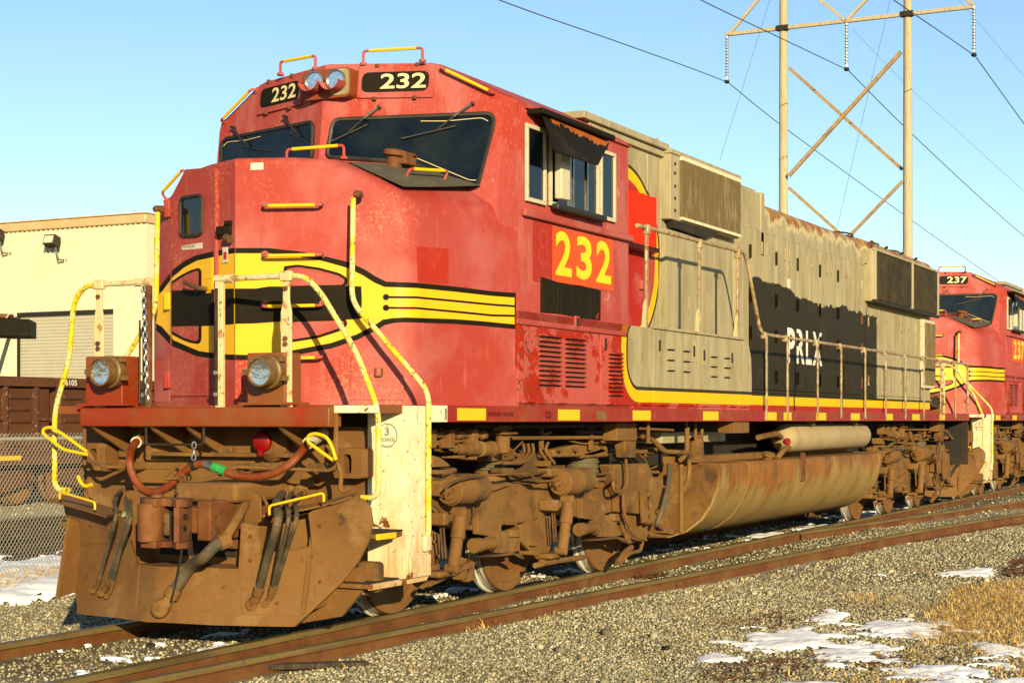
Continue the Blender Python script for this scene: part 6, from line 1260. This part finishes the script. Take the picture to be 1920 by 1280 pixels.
# black steel platform end at the left edge
k = empty('steel_gantry', atd(-30, 860, 40)); k.location.z = -.2; tag(k, 'black steel beam on a sloping tan leg at the left edge', 'gantry'); c0 = k.location
def rel(u, v, d): return atd(u, v, d) - c0
b = MB(); q = [rel(-160,594,40), rel(55,598,40), rel(55,630,40), rel(-160,629,40)]; dv = V((1.2,.9,0)); b.add(q + [p + dv for p in q], [(0,1,2,3),(7,6,5,4)] + [(i,(i+1)%4,4+(i+1)%4,4+i) for i in range(4)]); b.build('beam', 'black_paint', k, .01)
b = MB(); q = [rel(-160,586,40.3), rel(20,588,40.3), rel(28,596,40.3), rel(-160,594,40.3)]; b.add(q + [p + dv*.8 for p in q], [(0,1,2,3),(7,6,5,4)] + [(i,(i+1)%4,4+(i+1)%4,4+i) for i in range(4)]); b.build('deck_edge', 'rust', k, .01)
b = MB(); q = [rel(-80,634,40.2), rel(13,632,40.2), rel(-58,870,40.2), rel(-150,870,40.2)]; b.add(q + [p + dv*.5 for p in q], [(0,1,2,3),(7,6,5,4)] + [(i,(i+1)%4,4+(i+1)%4,4+i) for i in range(4)]); b.build('sloping_leg', 'cream_frame', k, .01)
b = MB(); b.tube(fil([rel(12,596,40.1), rel(17,588,40.1), rel(26,588,40.1), rel(28,595,40.1)], .03), .02, 6); b.build('lifting_loop', 'galvanised', k)
# ------------------------------------------------------------------ power line
layered('pole_wood', (.48,.41,.28), [((.32,.25,.15),3,.45,.65,.8,(9,9,.3)), ((.18,.11,.06),9,.60,.68,.7,(3,3,.4))], rough=.9); layered('brace_wood', (.36,.26,.14), [((.24,.14,.065),5,.45,.65,.8), ((.20,.06,.02),3,.68,.72,.7)], rough=.9)
layered('cable', (.045,.04,.032), [], rough=.6, bump=None); layered('insulator', (.17,.165,.15), [], rough=.3, bump=None)
PXx = 60.0; py = empty('power_pylon', (PXx, 12.2, -.2)); tag(py, 'wooden twin pole power pylon with cross braces behind the locomotive', 'pylon')
def rp(u, v, dx=0): return atx(u, v, PXx + dx) - V(py.location)
for yp in (15.05, 9.44): MB().tube([(0, yp-12.2, -1), (0, yp-12.2, 12), (0, yp-12.2, 26)], .2, 14, rs=[.23,.205,.16]).build('pole', 'pole_wood', py)
def br(a, c, w, mat='brace_wood', dx=-.25, nm='brace'): MB().bar(rp(*a, dx), rp(*c, dx), w, w).build(nm, mat, py, .01)
br((1480,128), (1692,318), .14, dx=.22); br((1690,97), (1479,330), .16); br((1479,352), (1690,540), .13, dx=.22); br((1692,340), (1479,560), .13)
MB().bar((-.15, 17.75-12.2, 19.38), (-.15, 6.58-12.2, 19.38), .16, .16).build('crossarm', 'pole_wood', py, .01)
for a, c in (((1367,66),(1469,-58)), ((1586,40),(1469,-56)), ((1586,40),(1701,-80)), ((1825,9),(1701,-85))): br(a, c, .13, 'pole_wood', -.2, 'arm_strut')
for yp in (15.05, 9.44): MB().box(-.28,.0,yp-12.2-.28,yp-12.2-.15+.42,19.28,19.50).build('arm_plate', 'dark_steel', py)
wires = []
for (u, vt, vb, yw) in ((1365,70,155,17.68),(1588,45,132,12.11),(1827,14,105,6.58)):
    zt_, zb_ = atx(u, vt, PXx).z + .2, atx(u, vb, PXx).z + .2; prof = []
    nd = 13; hh = (zt_ - zb_ - .25) / nd
    for i in range(nd): prof += [(i*hh+.02,.03),(i*hh+hh*.35,.085),(i*hh+hh*.55,.085),(i*hh+hh*.8,.03)]
    ins = MB().lathe((-.15, yw-12.2, zb_+.22), (0,0,1), prof, 10).build('insulator', 'insulator', py); MB().tube([(-.15,yw-12.2,zb_),(-.15,yw-12.2,zt_)], .022, 6).build('insulator_rod', 'steel', ins); MB().lathe((-.15,yw-12.2,zb_-.08),(0,0,1),[(0,.04),(.06,.13),(.16,.1),(.2,.03)],10).build('line_clamp', 'dark_steel', ins)
def wire(px, y, label, r=.021, name='power_line'):
    P = [aty(u, v, y) for u, v in px]; o = MB().tube(spline(P, 10), r, 6).build(name, 'cable', None); return tag(o, label, 'power line', 'wires of the power line')
wire([(700,-100),(935,0),(1150,76),(1290,126),(1365,155)], 17.68, 'long cable from the left insulator rising towards upper left')
wire([(1365,155),(1477,244),(1694,402),(1827,496),(1960,586)], 17.68, 'cable from the left insulator falling to lower right behind both poles')
wire([(1100,-110),(1313,0),(1460,70),(1590,132)], 12.11, 'cable from the middle insulator rising to the top edge')
wire([(1590,132),(1694,236),(1827,361),(1920,443),(1990,502)], 12.11, 'cable from the middle insulator falling to the right edge behind the right pole')
wire([(1520,-110),(1675,0),(1760,58),(1828,105)], 6.58, 'cable crossing the right pole up to the top edge')
wire([(1828,105),(1920,232),(1990,325)], 6.58, 'cable from the right insulator falling steeply to the right edge')
def guy(px, dx, label):
    o = MB().tube([atx(u, v, PXx+dx) for u, v in px], .009, 5).build('guy_wire', 'cable', None); return tag(o, label, 'wire', 'thin wires of the power line')
guy(((1450,-20),(1350,300)), 6, 'faint thin wire left of the left pole'); guy(((1674,-20),(1570,425)), 6, 'faint thin wire crossing the braces between the poles')
guy(((1598,55),(1700,160),(1960,395)), 30, 'faint thin wire from the crossarm to the right edge'); guy(((1780,-20),(1960,190)), 30, 'faint thin wire in the top right corner')
